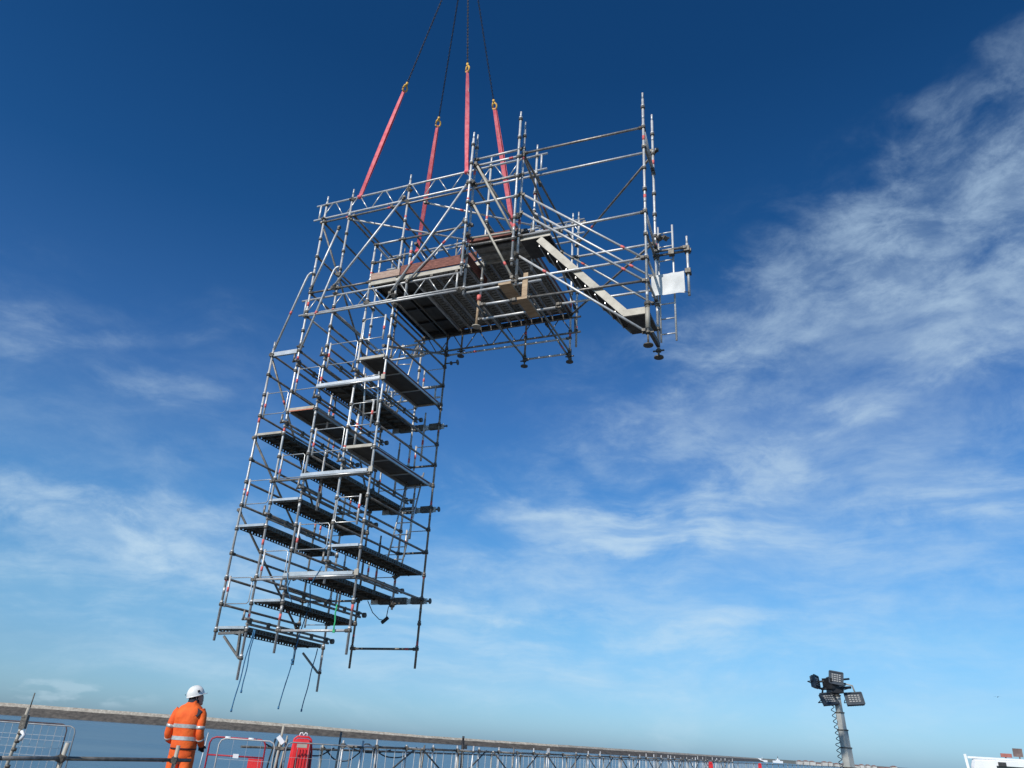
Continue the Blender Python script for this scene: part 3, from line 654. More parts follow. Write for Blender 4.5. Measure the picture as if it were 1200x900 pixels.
for i, (att, _, nm) in enumerate(legs):
    a = w(att); t_ = w(apex); H = a.lerp(t_, SLL[i]); d = (t_-a).normalized()
    # sling: doubled flat web, slightly twisted, with a choke loop round the chord
    q = MB(); n_ = 16; side0 = Vector((1, 0, 0)); 
    for s_ in (-1, 1):
        rings = []
        for j in range(n_+1):
            f = j/n_; p = a.lerp(H, f)
            ang = (-.28 if i % 2 else .1)+.4*math.sin(f*2.6+i)*(1 if i % 2 else -1); sx = (side0*math.cos(ang)+Vector((0, 1, 0))*math.sin(ang)); sx = (sx-d*sx.dot(d)).normalized(); nn = d.cross(sx)
            wd = (.030, .034, .032, .044)[i]+.016*math.sin(f*math.pi)+(.006 if f < .1 else 0); off = nn*(s_*(.008+.016*math.sin(f*math.pi)**.5 if 0 < f < 1 else .008))+sx*(.006*s_)
            rings.append([p+sx*wd+off+nn*.003, p+sx*wd+off-nn*.003, p-sx*wd+off-nn*.003, p-sx*wd+off+nn*.003])
        q.grid(rings, smooth=False, cap=True)
    ax = SR@Vector((1, 0, 0))
    for k2 in range(3):
        c = a+ax*(k2-1)*.035; q.path([c+(SR@Vector((0, .036*math.cos(u_), .036*math.sin(u_)))) for u_ in [2*math.pi*x_/12 for x_ in range(13)]], .017, 0, 6, cap=False)
    if i == 1:
        c0 = a.lerp(H, .42); c1 = a.lerp(H, .60); q.beam(c0, c1, .06, .03, 1)
    tp = a.lerp(H, .80); q.beam(tp-d*.06, tp+d*.06, .07, .036, 1, up=(0, -1, .2))
    o = q.build('lifting_sling', ['sling', 'slingpale'], origin=a); tag(o, lab[i], 'sling', 'pink lifting slings')
    # chain and hook
    e = empty('lifting_chain', H); hs_ = 1.3; tag(e, labc[i], 'chain', 'crane lifting chains')
    rot = d.to_track_quat('Z', 'Y').to_matrix()
    q = MB(); hp = []
    for k2 in range(15):
        u_ = math.radians(-60+ k2*300/14); hp.append(rot@Vector((.052*math.sin(u_)*1.0, 0, .035-.062*math.cos(u_))))
    q.path(hp, .0165, 0, 8); q.path([rot@Vector((-.045, 0, .02)), rot@Vector((-.03, 0, .09)), rot@Vector((0, 0, .135))], .018, 0, 8); q.path([rot@Vector((.05, 0, .04)), rot@Vector((.015, 0, .12))], .010, 0, 8)
    q.tube(rot@Vector((0, 0, .11)), rot@Vector((0, 0, .17)), .024, 0, 8)
    q.v = [v*hs_ for v in q.v]; q.build('hook', ['hook'], e)
    ln = (t_-H).length; z = .24; k2 = 0; q = MB()
    base = [Vector(v.co) for v in lm_.vertices]; fc = [tuple(p_.vertices) for p_ in lm_.polygons]
    while z < ln:
        rr = rot @ Matrix.Rotation(math.pi/2*(k2 % 2)+.6, 3, 'Z'); i0 = len(q.v)
        q.v += [rr@v+rot@Vector((0, 0, z)) for v in base]; q.f += [tuple(i0+x_ for x_ in f_) for f_ in fc]; q.m += [0]*len(fc); q.sm += [True]*len(fc)
        z += .052; k2 += 1
    o = q.build('links', ['chain'], e); o['kind'] = 'stuff'

# ------------------------------------------------------------------ ropes and cables
def droop(a, b_, n_=14, sag=.0, wob_=.006):
    a, b_ = Vector(a), Vector(b_); out = []
    for i in range(n_+1):
        t_ = i/n_; p = a.lerp(b_, t_); p.z -= sag*4*t_*(1-t_); p.x += wob_*math.sin(t_*13); p.y += wob_*math.cos(t_*9); out.append(p)
    return out
ROPES = [((.90, 0, -5.98), (.82, -.1, -7.41), 'blue tag rope hanging lowest on the left below the scaffold'),
         ((.93, 0, -5.98), (.88, .0, -7.08), 'shorter blue rope beside the lowest left tag rope'),
         ((1.33, 1.0, -5.3), (1.0, 1.0, -7.29), 'knotted blue tag rope hanging under the middle of the tower'),
         ((.69, 2.4, -6.02), (.56, 2.35, -7.27), 'blue tag rope hanging under the right side of the tower')]
for i, (a, b_, lb) in enumerate(ROPES):
    pts = [w(p) for p in droop(a, b_)]
    q = MB(); q.path(pts, .011, 0, 7); e_ = pts[-1]; q.path([e_+Vector((0, 0, .03)), e_, e_+Vector((0, 0, -.02))], .018, 0, 7)
    if i == 2:
        c = pts[8]; q.path([c+Vector((.02*math.sin(u_*2), .02*math.cos(u_*3), .045*math.cos(u_))) for u_ in [x_*.5 for x_ in range(13)]], .013, 0, 6)
    tag(q.build('tag_rope', ['rope'], origin=pts[0]), lb, 'rope', 'blue tag ropes')
STR = [[(1.50, .0, -5.25), (1.55, .02, -5.0), (1.78, 0, -4.93), (2.0, -.06, -5.06), (2.25, -.05, -4.92)], [(1.55, -.12, -4.95), (1.62, -.1, -5.3), (1.75, -.1, -5.5)], [(2.30, -.1, -4.85), (2.1, -.1, -5.2), (1.9, .3, -5.6)]]
q = MB()
for s_ in STR: q.path([w(p) for p in s_], .016, 0, 6, flat=.5)
tag(q.build('ratchet_strap', ['rope'], origin=w(STR[0][0])), 'blue straps wound around the lowest landing beam of the tower', 'strap')
q = MB(); q.path([w(p) for p in droop((2.72, -.06, -5.55), (2.74, -.06, -6.0), 6)], .014, 0, 6); q.box(w((2.74, -.06, -6.02)), (.04, .04, .05))
tag(q.build('green_strap', ['green'], origin=w((2.72, -.06, -5.55))), 'short green strap end hanging under the lowest right platform', 'strap')
q = MB()
loop = [(1.70, YB, -5.0), (1.85, YB+.02, -5.25), (2.05, YB, -5.4), (2.2, YB, -5.42), (2.22, YB, -5.35), (2.24, YB, -5.15), (2.32, YB, -5.02)]
q.path([w(p) for p in loop], .009, 0, 6); q.beam(w((2.12, YB, -5.47)), w((2.26, YB, -5.36)), .05, .06)
tag(q.build('power_cable', ['black'], origin=w(loop[0])), 'dangling loop of black cable with its plug at the back of the tower', 'cable')

# ------------------------------------------------------------------ the banksman
hv = mat('hi_vis_orange', (.72, .085, .008), (.90, .15, .02), .8, 0, 5, 1.0, 7, rnd=.05)
navy = mat('navy_fabric', (.010, .012, .022), (.022, .025, .04), .85, 0, 12)
refl = mat('reflective_tape', (.42, .43, .42), (.58, .59, .58), .35, .3, 30)
skin = mat('skin', (.42, .22, .15), (.50, .28, .2), .55, 0, 20)
hair = mat('dark_hair', (.015, .011, .009), (.03, .022, .018), .7, 0, 40)
helm = mat('white_helmet', (.72, .72, .69), (.80, .80, .78), .3, 0, 8)
PX, PY = -4.345, 12.5
man = empty('person', (PX, PY, 0), R(-7)); tag(man, 'worker in orange hi-vis workwear and white hard hat watching the load, back turned', 'person')
def loft(rings, n_=20, wr=0.0, seed=0, power=2.0):
    out = []
    for (cx, cy, cz, rx, ry) in rings:
        row = []
        for i in range(n_):
            a = 2*math.pi*i/n_; c, s_ = math.cos(a), math.sin(a)
            x = math.copysign(abs(c)**(2/power), c)*rx; y = math.copysign(abs(s_)**(2/power), s_)*ry
            k = 1+wr*noise.noise(Vector((a*1.3+seed, cz*9, seed)))
            row.append((cx+x*k, cy+y*k, cz))
        out.append(row)
    return out
JR = [(0, 0, .965, .175, .140), (0, 0, .985, .184, .146), (0, -.005, 1.05, .180, .142), (0, -.01, 1.11, .178, .140), (0, -.015, 1.18, .180, .138), (0, -.022, 1.27, .188, .142), (0, -.028, 1.36, .196, .142), (0, -.03, 1.43, .196, .136), (.0, -.02, 1.49, .175, .122), (0, -.005, 1.535, .145, .105), (0, .008, 1.565, .095, .088), (0, .018, 1.59, .078, .078), (0, .024, 1.615, .074, .074)]
q = MB(); q.grid(loft(JR, 28, .10, 3, 2.4)); 
jk = q.build('jacket', [hv], man)
def at_z(z, off=.004, wr=.10):
    for a, b_ in zip(JR, JR[1:]):
        if a[2] <= z <= b_[2]:
            t_ = (z-a[2])/(b_[2]-a[2]); v = [a[i]+(b_[i]-a[i])*t_ for i in range(5)]; return (v[0], v[1], z, v[3]+off, v[4]+off)
for z in (1.245, 1.085):
    q = MB(); q.grid(loft([at_z(z), at_z(z+.02), at_z(z+.05)], 28, .10, 3, 2.4)); q.build('reflective_band', [refl], jk)
q = MB(); q.grid(loft([at_z(.968, .002), at_z(.984, .003)], 28, .1, 3, 2.4)); q.build('hem', [navy], jk)
q = MB(); q.grid(loft([(0, .02, 1.585, .083, .083), (0, .027, 1.63, .078, .078)], 20)); q.build('collar', [navy], jk)
q = MB(); q.box((.150, -.085, 1.445), (.085, .06, .10), 0, Euler((-.5, .45, 0)).to_matrix()); q.build('shoulder_patch', [navy], jk)
def limb(path, radii, name, mt, parent, wr=.0, flat=1):
    # finer, smooth path
    P_ = [Vector(p) for p in path]; pts = []; rr = []
    for i in range(len(P_)-1):
        for j in range(5):
            t_ = j/5; p0 = P_[max(i-1, 0)]; p1 = P_[i]; p2 = P_[i+1]; p3 = P_[min(i+2, len(P_)-1)]
            pts.append(.5*((2*p1)+(p2-p0)*t_+(2*p0-5*p1+4*p2-p3)*t_*t_+(3*p1-p0-3*p2+p3)*t_**3)); rr.append((radii[i]+(radii[i+1]-radii[i])*t_)*(1+wr*math.sin(len(pts)*1.7)))
    pts.append(P_[-1]); rr.append(radii[-1])
    q = MB(); q.path(pts, .05, 0, 14, radii=rr, flat=flat); return q.build(name, [mt], parent), pts, rr
arms = {1: [(.155, -.02, 1.475), (.200, -.03, 1.40), (.220, -.045, 1.20), (.226, .02, 1.09), (.185, .15, 1.04)],
        -1: [(-.155, -.02, 1.475), (-.200, -.035, 1.40), (-.238, -.06, 1.20), (-.250, .02, 1.09), (-.215, .17, 1.05)]}
ar = [.070, .064, .056, .053, .044]
for s_, P_ in arms.items():
    _, pts, rr = limb(P_, ar, 'sleeve', hv, man, .03)
    for f in (8, 13):
        q = MB(); q.path(pts[f:f+2], .05, 0, 14, radii=[rr[f]+.005, rr[f+1]+.005]); q.build('reflective_band', [refl], jk)
TRS = [.098, .096, .086, .078, .075, .07, .082]
legp = {1: [(.088, 0, .93), (.095, 0, .80), (.105, .01, .50), (.108, -.0, .30), (.11, -.01, .12), (.112, -.01, .05)], -1: [(-.088, 0, .93), (-.10, 0, .80), (-.115, .015, .50), (-.12, 0, .30), (-.125, -.01, .12), (-.127, -.01, .05)]}
tr = empty('trousers'); tr.parent = man
bpy.data.objects.remove(tr)
q = MB(); q.grid(loft([(0, 0, .80, .10, .09), (0, 0, .83, .165, .115), (0, 0, .90, .182, .125), (0, 0, .98, .178, .128), (0, 0, 1.01, .175, .125)], 24, .06, 8, 2.3), cap=True)
tr = q.build('trousers', [hv], man)
for s_, P_ in legp.items():
    o, pts, rr = limb(P_, [.095, .095, .078, .074, .078, .082], 'trouser_leg', hv, tr, .02)
    for f in (13, 17):
        q = MB(); q.path(pts[f:f+2], .05, 0, 14, radii=[rr[f]+.005, rr[f+1]+.005]); q.build('reflective_band', [refl], tr)
    x, y, z = P_[-1]; b0 = [(x, y-.09, 0, .03, .02)]
    q = MB(); rows = []
    for (yy, h_, hw) in ((-.10, .05, .030), (-.08, .09, .042), (-.02, .115, .046), (.05, .09, .046), (.12, .065, .05), (.17, .05, .042), (.195, .025, .02)):
        rows.append([(x-hw, y+yy, .0), (x-hw, y+yy, h_*.6), (x-hw*.6, y+yy, h_), (x+hw*.6, y+yy, h_), (x+hw, y+yy, h_*.6), (x+hw, y+yy, 0)])
    q.grid(rows, cap=True); q.build('boot', [M_['black']], man)
# body: one skinned surface (head, neck, torso, arms with fingers, legs)
vs = []; es = []; rad = []
def av(p, r_, link_=None):
    vs.append(tuple(p)); rad.append(r_)
    if link_ is not None: es.append((link_, len(vs)-1))
    return len(vs)-1
pel = av((0, 0, .92), .13); sp1 = av((0, -.01, 1.12), .12, pel); sp2 = av((0, -.02, 1.36), .13, sp1); nk = av((0, .0, 1.50), .06, sp2); nk2 = av((.0, .03, 1.60), .052, nk)
for s_ in (1, -1):
    P_ = arms[s_]; a = av((.13*s_, -.02, 1.44), .055, sp2); a = av(P_[2], .038, a); a = av(P_[3], .036, a); wr_ = av(P_[4], .025, a)
    base = Vector(P_[4]); fd = Vector((-.25*s_, .8, -.35)).normalized(); palm = base+fd*.075; pv_ = av(base+fd*.05, .030, wr_)
    side = Vector((s_*.2, .1, 1)).cross(fd).normalized()
    for k2 in range(4):
        r0 = palm+side*((k2-1.5)*.020); l_ = (.07, .08, .075, .058)[k2]
        f0 = av(r0, .0105, pv_); f1 = av(r0+fd*l_*.5+Vector((0, 0, -.010)), .0095, f0); av(r0+fd*l_*.8+Vector((0, 0, -.04)), .0085, f1)
    t0 = av(base+fd*.035+side*s_*(-.035), .0115, pv_); av(base+fd*.075+side*s_*(-.055)+Vector((0, 0, -.01)), .0095, t0)
    lp = legp[s_]; a = av((.09*s_, 0, .84), .085, pel); a = av(lp[2], .058, a); a = av(lp[3], .05, a); a = av(lp[5], .04, a); av(Vector(lp[5])+Vector((0, .12, -.01)), .035, a)
me = bpy.data.meshes.new('body'); me.from_pydata(vs, es, []); body = bpy.data.objects.new('body', me); COL.objects.link(body); body.parent = man
sk = body.modifiers.new('skin', 'SKIN'); sl_ = me.skin_vertices[0].data
for i, r_ in enumerate(rad): sl_[i].radius = (r_, r_)
sl_[0].use_root = True
sb = body.modifiers.new('sub', 'SUBSURF'); sb.levels = 2; sb.render_levels = 2
me.materials.append(skin)
# head with face, turned right and up
hd = Matrix.Translation((.01, .05, 1.665)) @ Matrix.Rotation(R(-48), 4, 'Z') @ Matrix.Rotation(R(14), 4, 'X')
q = MB(); rows = []
prof = [(-.125, .035, .040, .030), (-.112, .052, .058, .022), (-.085, .062, .072, .012), (-.05, .069, .084, .004), (-.01, .073, .092, 0), (.03, .075, .095, -.002), (.07, .070, .088, -.005), (.10, .052, .066, -.006), (.117, .02, .028, -.006)]
for (z, rx, ry, cy) in prof:
    row = []
    for i in range(24):
        a = 2*math.pi*i/24; x = rx*math.cos(a); y = cy+ry*math.sin(a)
        front = max(0, math.sin(a))
        if front > .93 and -.06 < z < .02: y += .016*(1-(z+.03)**2*200) if abs(x) < .016 else -.006
        if front > .9 and z < -.08: y += .006
        if .6 < front < .97 and -.02 < z < .035: y -= .006
        row.append(hd@Vector((x, y, z)))
    rows.append(row)
q.grid(rows, cap=True); head = q.build('head', [skin], man)
q = MB()
for s_ in (1, -1):
    q.path([hd@Vector((s_*.073, -.005+.018*math.cos(u_), -.01+.03*math.sin(u_))) for u_ in [2*math.pi*x_/10 for x_ in range(11)]], .007, 0, 6, cap=False)
    q.tube(hd@Vector((s_*.028, .085, .012)), hd@Vector((s_*.028, .091, .012)), .010, 1, 10)
q.beam(hd@Vector((-.022, .093, -.068)), hd@Vector((.022, .093, -.068)), .008, .006, 2)
q.build('face_details', [skin, M_['black'], mat('lips', (.30, .10, .09), rough=.5)], head)
q = MB(); q.grid([[hd@Vector((rx*math.cos(a), ry*math.sin(a)-.012, z)) for a in [math.pi*.93+ (math.pi*1.14)*i/16 for i in range(17)]] for (z, rx, ry) in ((-.085, .064, .076), (-.05, .074, .09), (0, .079, .094), (.04, .08, .095))], closed=False)
q.build('hair', [hair], head)
hh = hd @ Matrix.Translation((0, -.008, .028)) @ Matrix.Rotation(R(4), 4, 'X')
q = MB(); rows = []
for j in range(9):
    t_ = j/8*math.pi/2; rows.append([hh@Vector((.104*math.cos(t_)**.8*math.cos(a), .127*math.cos(t_)**.8*math.sin(a), .127*math.sin(t_)+.008*(abs(math.cos(a)) < .12)*math.sin(t_))) for a in [2*math.pi*i/28 for i in range(28)]])
q.grid(rows); rim = []
for (sc_, z) in ((1.0, 0), (1.06, -.006), (1.06, -.012), (.98, -.010)):
    rim.append([hh@Vector((.104*sc_*math.cos(a), .127*sc_*math.sin(a)+(.035 if math.sin(a) > .6 and sc_ > 1 else 0)*(math.sin(a)-.6)/.4, z)) for a in [2*math.pi*i/28 for i in range(28)]])
q.grid(rim); hm_ = q.build('hard_hat', [helm], man)
q = MB(); q.box(hh@Vector((.10, .02, .05)), (.02, .03, .03), 0, hh.to_3x3()); q.tube(hh@Vector((-.04, -.135, .035)), hh@Vector((-.04, -.128, .035)), .008, 0); q.build('clip', [M_['black']], hm_)
for s_ in (1, -1):
    P_ = arms[s_]; base = Vector(P_[4]); fd = Vector((-.25*s_, .8, -.35)).normalized()
    q = MB(); q.path([base-fd*.035, base+fd*.0, base+fd*.05, base+fd*.075], .04, 0, 12, radii=[.042, .038, .042, .036], flat=.75)
    side = Vector((s_*.2, .1, 1)).cross(fd).normalized(); palm = base+fd*.065
    for k2 in range(4):
        r0 = palm+side*((k2-1.5)*.021); l_ = (.07, .08, .075, .058)[k2]
        q.path([r0, r0+fd*l_*.5+Vector((0, 0, -.010)), r0+fd*l_*.85+Vector((0, 0, -.045))], .0125, 0, 8, radii=[.0135, .0125, .0105])
    q.path([base+fd*.025-side*s_*.03, base+fd*.08-side*s_*.06], .014, 0, 8)
    q.build('glove', [navy], man)

# ------------------------------------------------------------------ near handrail
def yrail(name, pts, posts, label, group=None, rz=None, cap='cream'):
    rz = rz or pts[0][2]; e = empty(name, (pts[0][0], pts[0][1], 0)); tag(e, label, 'railing', group); o0 = Vector((pts[0][0], pts[0][1], 0))
    for a, b_ in zip(pts, pts[1:]): MB().tube(Vector(a)-o0, Vector(b_)-o0, .024, 0, 10).build('rail', ['steel_dull'], e)
    for (x, y, h_, lx) in posts:
        p = MB().tube(Vector((x, y, 0))-o0, Vector((x+lx, y, h_))-o0, .026, 0, 10).tube(Vector((x, y, 0))-o0, Vector((x, y, .02))-o0, .09, 0, 10).build('post', [cap], e)
        MB().box(Vector((x+lx*.85, y-.03, rz))-o0, (.075, .08, .07), 0, Euler((.2, .3, .1)).to_matrix()).tube(Vector((x-.1, y-.05, rz-.02))-o0, Vector((x+.09, y-.04, rz+.03))-o0, .016, 0, 6).build('coupler', ['coupler'], p)
    return e
yrail('railing', [(-8.2, 3.5, .85), (-5.26, 9.57, .85), (-4.95, 10.4, .85), (-4.06, 12.05, .85)], [(-5.06, 10.35, 1.02, .10), (-4.22, 11.8, 1.03, .05), (-6.6, 6.8, 1.02, .03)], 'grey scaffold tube handrail in front of the worker, lower left', 'scaffold tube handrails')
# leaning tape-wrapped pole
q = MB(); q.tube((-8.15, 15.0, 0), (-8.02, 15.0, 1.38), .032, 0, 8, r1=.026)
for i in range(8): z = .3+i*.13; q.tube((-8.13+z*.09, 15, z), (-8.12+z*.09, 15.0, z+.05), .042, 1, 8)
q.path([(-8.0, 14.95, 1.0), (-7.93, 14.93, .95), (-7.98, 14.95, .86)], .03, 2, 6); q.tube((-8.0, 15, 1.38), (-7.99, 15, 1.62), .010, 1, 6)
q.box((-8.03, 15, 1.15), (.10, .08, .22), 1)
tag(q.build('tape_wrapped_pole', ['cream', 'coupler', 'white'], origin=(-8.15, 15, 0)), 'slim pole wrapped in dark tape standing at the far left of the quay', 'pole')

# mesh fence panels and barriers
galv = mat('thin_galvanised_wire', (.42, .43, .44), (.58, .59, .60), .5, .3, 10)
paleg = mat('pale_frame', (.36, .355, .35), (.50, .49, .48), .6, 0, 8)
brn = mat('rusty_brown_frame', (.05, .035, .04), (.12, .085, .085), .7, .2, 8)
dullg = mat('dull_frame', (.20, .21, .22), (.33, .34, .35), .6, .3, 8)
plum = mat('faded_red_frame', (.30, .012, .025), (.46, .03, .05), .5, 0, 5)
redp = mat('red_plastic', (.62, .02, .025), (.78, .04, .04), .4, 0, 5)
def mesh_panel(p0, p1, h, frame, label, name='fence_panel', pitch=.10, mids=(), group='crowd barriers and mesh panels on the quay', z0=.12, catg='fence panel', rows_=0):
    p0 = Vector((*p0, 0)); p1 = Vector((*p1, 0)); d = p1-p0; ln = d.length; u = d.normalized()
    e = empty(name, p0, math.atan2(d.y, d.x)); tag(e, label, catg, group); c = .10
    q = MB(); q.path([(0, 0, 0), (0, 0, h-c), (c*.3, 0, h-c*.3), (c, 0, h), (ln-c, 0, h), (ln-c*.3, 0, h-c*.3), (ln, 0, h-c), (ln, 0, 0)], .015 if frame is plum else .012, 0, 8); q.tube((0, 0, z0), (ln, 0, z0), .016, 0, 8)
    for mz in mids: q.tube((0, 0, mz), (ln, 0, mz), .014, 0, 8)
    q.build('frame', [frame], e)
    q = MB(); x = pitch
    while x < ln-.02: q.tube((x, 0, z0), (x, 0, h-.01), .003, 0, 5, cap=False); x += pitch
    for i in range(rows_): z = z0+(h-z0)*(i+1)/(rows_+1); q.tube((0, .005, z), (ln, .005, z), .0025, 0, 5, cap=False)
    o = q.build('mesh_wires', [galv], e); o['kind'] = 'stuff'; return e
mesh_panel((-10.8, 15.8), (-7.75, 16.0), 1.14, brn, 'dark brown framed mesh fence panel at the left edge of the picture', rows_=4, pitch=.13)
mesh_panel((-9.3, 15.55), (-7.40, 15.6), 1.12, dullg, 'thin galvanised mesh fence panel at the far left, its rounded corner by the pole', rows_=3, pitch=.26)
b1 = mesh_panel((-5.10, 16.0), (-4.10, 16.1), 1.10, plum, 'plum red tubular barrier just right of the worker', 'crowd_barrier', pitch=5, mids=(.80,), catg='barrier')
MB().bb((.74, -.01, .2), (.98, .01, .78)).build('infill_panel', [redp], b1)
MB().bb((.46, -.03, .77), (.56, -.02, .84)).build('label_plate', [M_['white']], b1)
MB().tube((.26, 0, 1.10), (.36, 0, 1.10), .023).tube((.68, 0, 1.10), (.78, 0, 1.10), .023).build('white_band', [M_['white']], b1)
mesh_panel((-4.68, 15.2), (-3.72, 15.25), 1.10, paleg, 'white framed mesh panel overlapping the plum red barrier', rows_=2, pitch=.24)
mesh_panel((-3.6, 15.6), (-2.5, 15.9), 1.10, dullg, 'thin mesh panel with rounded corner between the barrier and the red cabinet', rows_=3, pitch=.2)
# leaning posts
for (x, y, h, lx, lb, mt) in ((-5.36, 16.4, 1.16, .07, 'thin pale stake right behind the worker\'s elbow', galv), (-3.92, 16.2, 1.37, .07, 'pale scaffold post with a clamp between the barrier and the red cabinet', M_['cream']), (-3.30, 19.2, 1.32, .03, 'slim grey post standing just right of the red cabinet', M_['steel_dull'])):
    q = MB(); q.tube((x, y, 0), (x+lx, y, h), .024 if mt is not galv else .012, 0, 8)
    if mt is M_['cream']: q.box((x+lx, y-.03, 1.12), (.16, .08, .08), 1, Euler((0, .8, 0)).to_matrix()); q.tube((x+.1, y, .3), (x+.17, y, 1.2), .017, 0, 8); q.box((x+.05, y, .98), (.2, .07, .05), 2)
    tag(q.build('stake', [mt, 'white', 'coupler'], origin=(x, y, 0)), lb, 'post')
# red cabinet
e = empty('rescue_cabinet', (-3.41, 16.0, 0), R(12)); tag(e, 'bright red plastic cabinet with a white handle standing by the quay railing', 'cabinet')
q = MB(); rows = []
for (z, wx, dy) in ((0, .17, .15), (.1, .175, .16), (.95, .165, .15), (1.08, .16, .145), (1.15, .13, .12), (1.17, .08, .08)):
    rows.append([(wx*sx, dy*sy, z) for sx, sy in ((-1, -.8), (-.85, -1), (.85, -1), (1, -.8), (1, .8), (.85, 1), (-.85, 1), (-1, .8))])
q.grid(rows, smooth=False, cap=True); q.build('body', [redp], e)
q = MB(); q.path([(-.22, 0, 0), (-.17, 0, .95), (-.15, 0, 1.16), (-.10, 0, 1.20), (.10, 0, 1.20), (.15, 0, 1.16), (.19, 0, .95), (.22, 0, 0)], .018, 0, 8); q.build('side_frame', [redp], e)
q = MB(); q.path([(-.07, 0, 1.2), (-.06, 0, 1.26), (-.03, 0, 1.27), (0, 0, 1.22), (.03, 0, 1.27), (.06, 0, 1.26), (.07, 0, 1.2)], .012, 0, 7); q.build('handle', ['white'], e)
for k2 in range(4):
    MB().bb((-.10+k2*.055, -.165, .3), (-.075+k2*.055, -.155, .95)).build('rib', [mat('dark_red_rib', (.38, .01, .015))], e) if k2 == 0 else None
q = MB()
for k2 in range(4): q.bb((-.10+k2*.055, -.168, .25), (-.078+k2*.055, -.158, 1.0))
q.build('front_ribs', [redp], e); q = MB(); q.bb((.168, -.1, .1), (.19, .1, .95)); q.build('side_panel', ['black'], e)
q = MB(); q.bb((-.09, -.15, 1.02), (.09, -.146, 1.08)); q.build('top_label', ['cream'], e)

# ------------------------------------------------------------------ railing and low scaffold along the quay edge
def qp(Y, off=0): return (ex(Y)+.3+off*.89, Y-off*.45)
posts = []; Yp = 20.3; ys_ = []
while Yp < 150:
    x, y = qp(Yp); posts.append((x, y, .99+random.uniform(-.02, .05), random.uniform(-.02, .03))); ys_.append(Yp); Yp += 2.0 if Yp < 60 else 3.2
yrail('railing', [(*qp(17.9), .92)]+[(*qp(yy), .92) for yy in (30, 45, 70, 110, 150)], posts, 'long grey tube railing with pale posts running away along the quay edge', 'scaffold tube handrails', cap='cream')
e = empty('low_scaffold', (*qp(21), 0)); tag(e, 'low framework of dark scaffold tubes along the quay behind the railing', 'scaffold'); o0 = Vector((*qp(21), 0))
Yp = 20.5; i = 0
def P3(Y, z, off=.42): return Vector((*qp(Y, off), z))-o0
while Yp < 62:
    hgt = 1.12+random.uniform(-.08, .14)
    MB().tube(P3(Yp, 0), P3(Yp, hgt), .024, 0, 8).build('standard', ['steel'], e)
    if i % 2 == 0:
        MB().tube(P3(Yp, 0, .9), P3(Yp+.1, hgt+.02, .9), .024, 0, 8).build('standard', ['steel' if i % 4 == 0 else 'steel_dull'], e)
        MB().tube(P3(Yp, 1.02, .3), P3(Yp, 1.02, 1.0), .024, 0, 8).build('transom', ['coupler'], e)
    if i % 3 == 1: MB().tube(P3(Yp, .15), P3(Yp+1.7, 1.05), .022, 0, 8).build('brace', ['coupler'], e)
    if i % 3 == 2: MB().tube(P3(Yp, 1.05, .9), P3(Yp+1.8, .1, .9), .022, 0, 8).build('brace', ['steel_dull'], e)
    MB().tube(P3(Yp, 1.03), P3(Yp+1.25, 1.03), .024, 0, 8).build('ledger', ['steel_dull' if i % 2 else 'steel'], e)
    MB().tube(P3(Yp, .55, .9), P3(Yp+1.25, .55, .9), .024, 0, 8).build('ledger', ['steel_dull'], e)
    MB().box(P3(Yp, 1.03), (.09, .10, .10)).build('coupler', ['coupler'], e)
    Yp += 1.25; i += 1
q = MB(); Yp = 20.6
while Yp < 75:
    q.tube(P3(Yp, .1, .25), P3(Yp+random.uniform(-.05, .05), 1.0, .25), .010, 0, 5, cap=False); Yp += random.uniform(.22, .5)
o = q.build('infill_bars', ['steel'], e); o['kind'] = 'stuff'
MB().path([P3(y_, 1.0, .25) for y_ in (20.6, 35, 50, 75)], .014, 0, 6).path([P3(y_, .35, .25) for y_ in (20.6, 35, 50, 75)], .014, 0, 6).build('ledger', ['steel'], e)
# tangle of hoses hung on the railing
q = MB()
for k2 in range(5):
    a = Vector((*qp(18.5+k2*.9), 1.0)); b_ = Vector((*qp(19.6+k2*1.1), .96)); pts = droop(a, b_, 12, .10+.10*(k2 % 3), .02); q.path(pts, .016, 0, 7)
for k2 in range(4):
    a = Vector((*qp(18.8+k2*.12), 1.1)); q.path([a, a+Vector((-.06, 0, -.4)), a+Vector((-.12+.05*k2, 0, -1.0))], .018, 0, 7)
a = Vector((*qp(22.0), 1.0)); q.path([a+Vector((-.05+.18*math.sin(u_), 0, -.12+.20*math.cos(u_))) for u_ in [x_*.45-1.6 for x_ in range(8)]]+[a+Vector((.25, 0, -.5)), a+Vector((.6, .1, -.95))], .016, 0, 7)
tag(q.build('hose', ['black'], origin=(*qp(18.5), 0)), 'black hoses looped over the quay railing right of the red cabinet', 'hose')
q = MB(); x, y = qp(26.5); q.tube((x, y+.3, 0), (x-.02, y+.3, 1.30), .05, 0, 8, r1=.045); q.tube((x-.02, y+.3, 1.30), (x-.02, y+.3, 1.42), .035, 0, 8); q.box((x+.05, y+.3, 1.12), (.14, .1, .12))
tag(q.build('black_post', ['black'], origin=(x, y, 0)), 'black bollard-like post standing up against the breakwater', 'post')
for (Y, h, lb) in ((55, .98, 'nearer small red barrier far along the quay'), (72, 1.0, 'farther tiny red barrier near the end of the quay')):
    x, y = qp(Y, .6); q = MB(); q.bb((x, y, 0), (x+.26, y+.1, h-.1)); q.bb((x+.03, y-.02, h-.1), (x+.22, y+.12, h)); q.bb((x+.05, y-.03, .3), (x+.2, y, .5), 1)
    tag(q.build('red_barrier', [redp, M_['white']], origin=(x, y, 0)), lb, 'barrier', 'red barriers far along the quay')

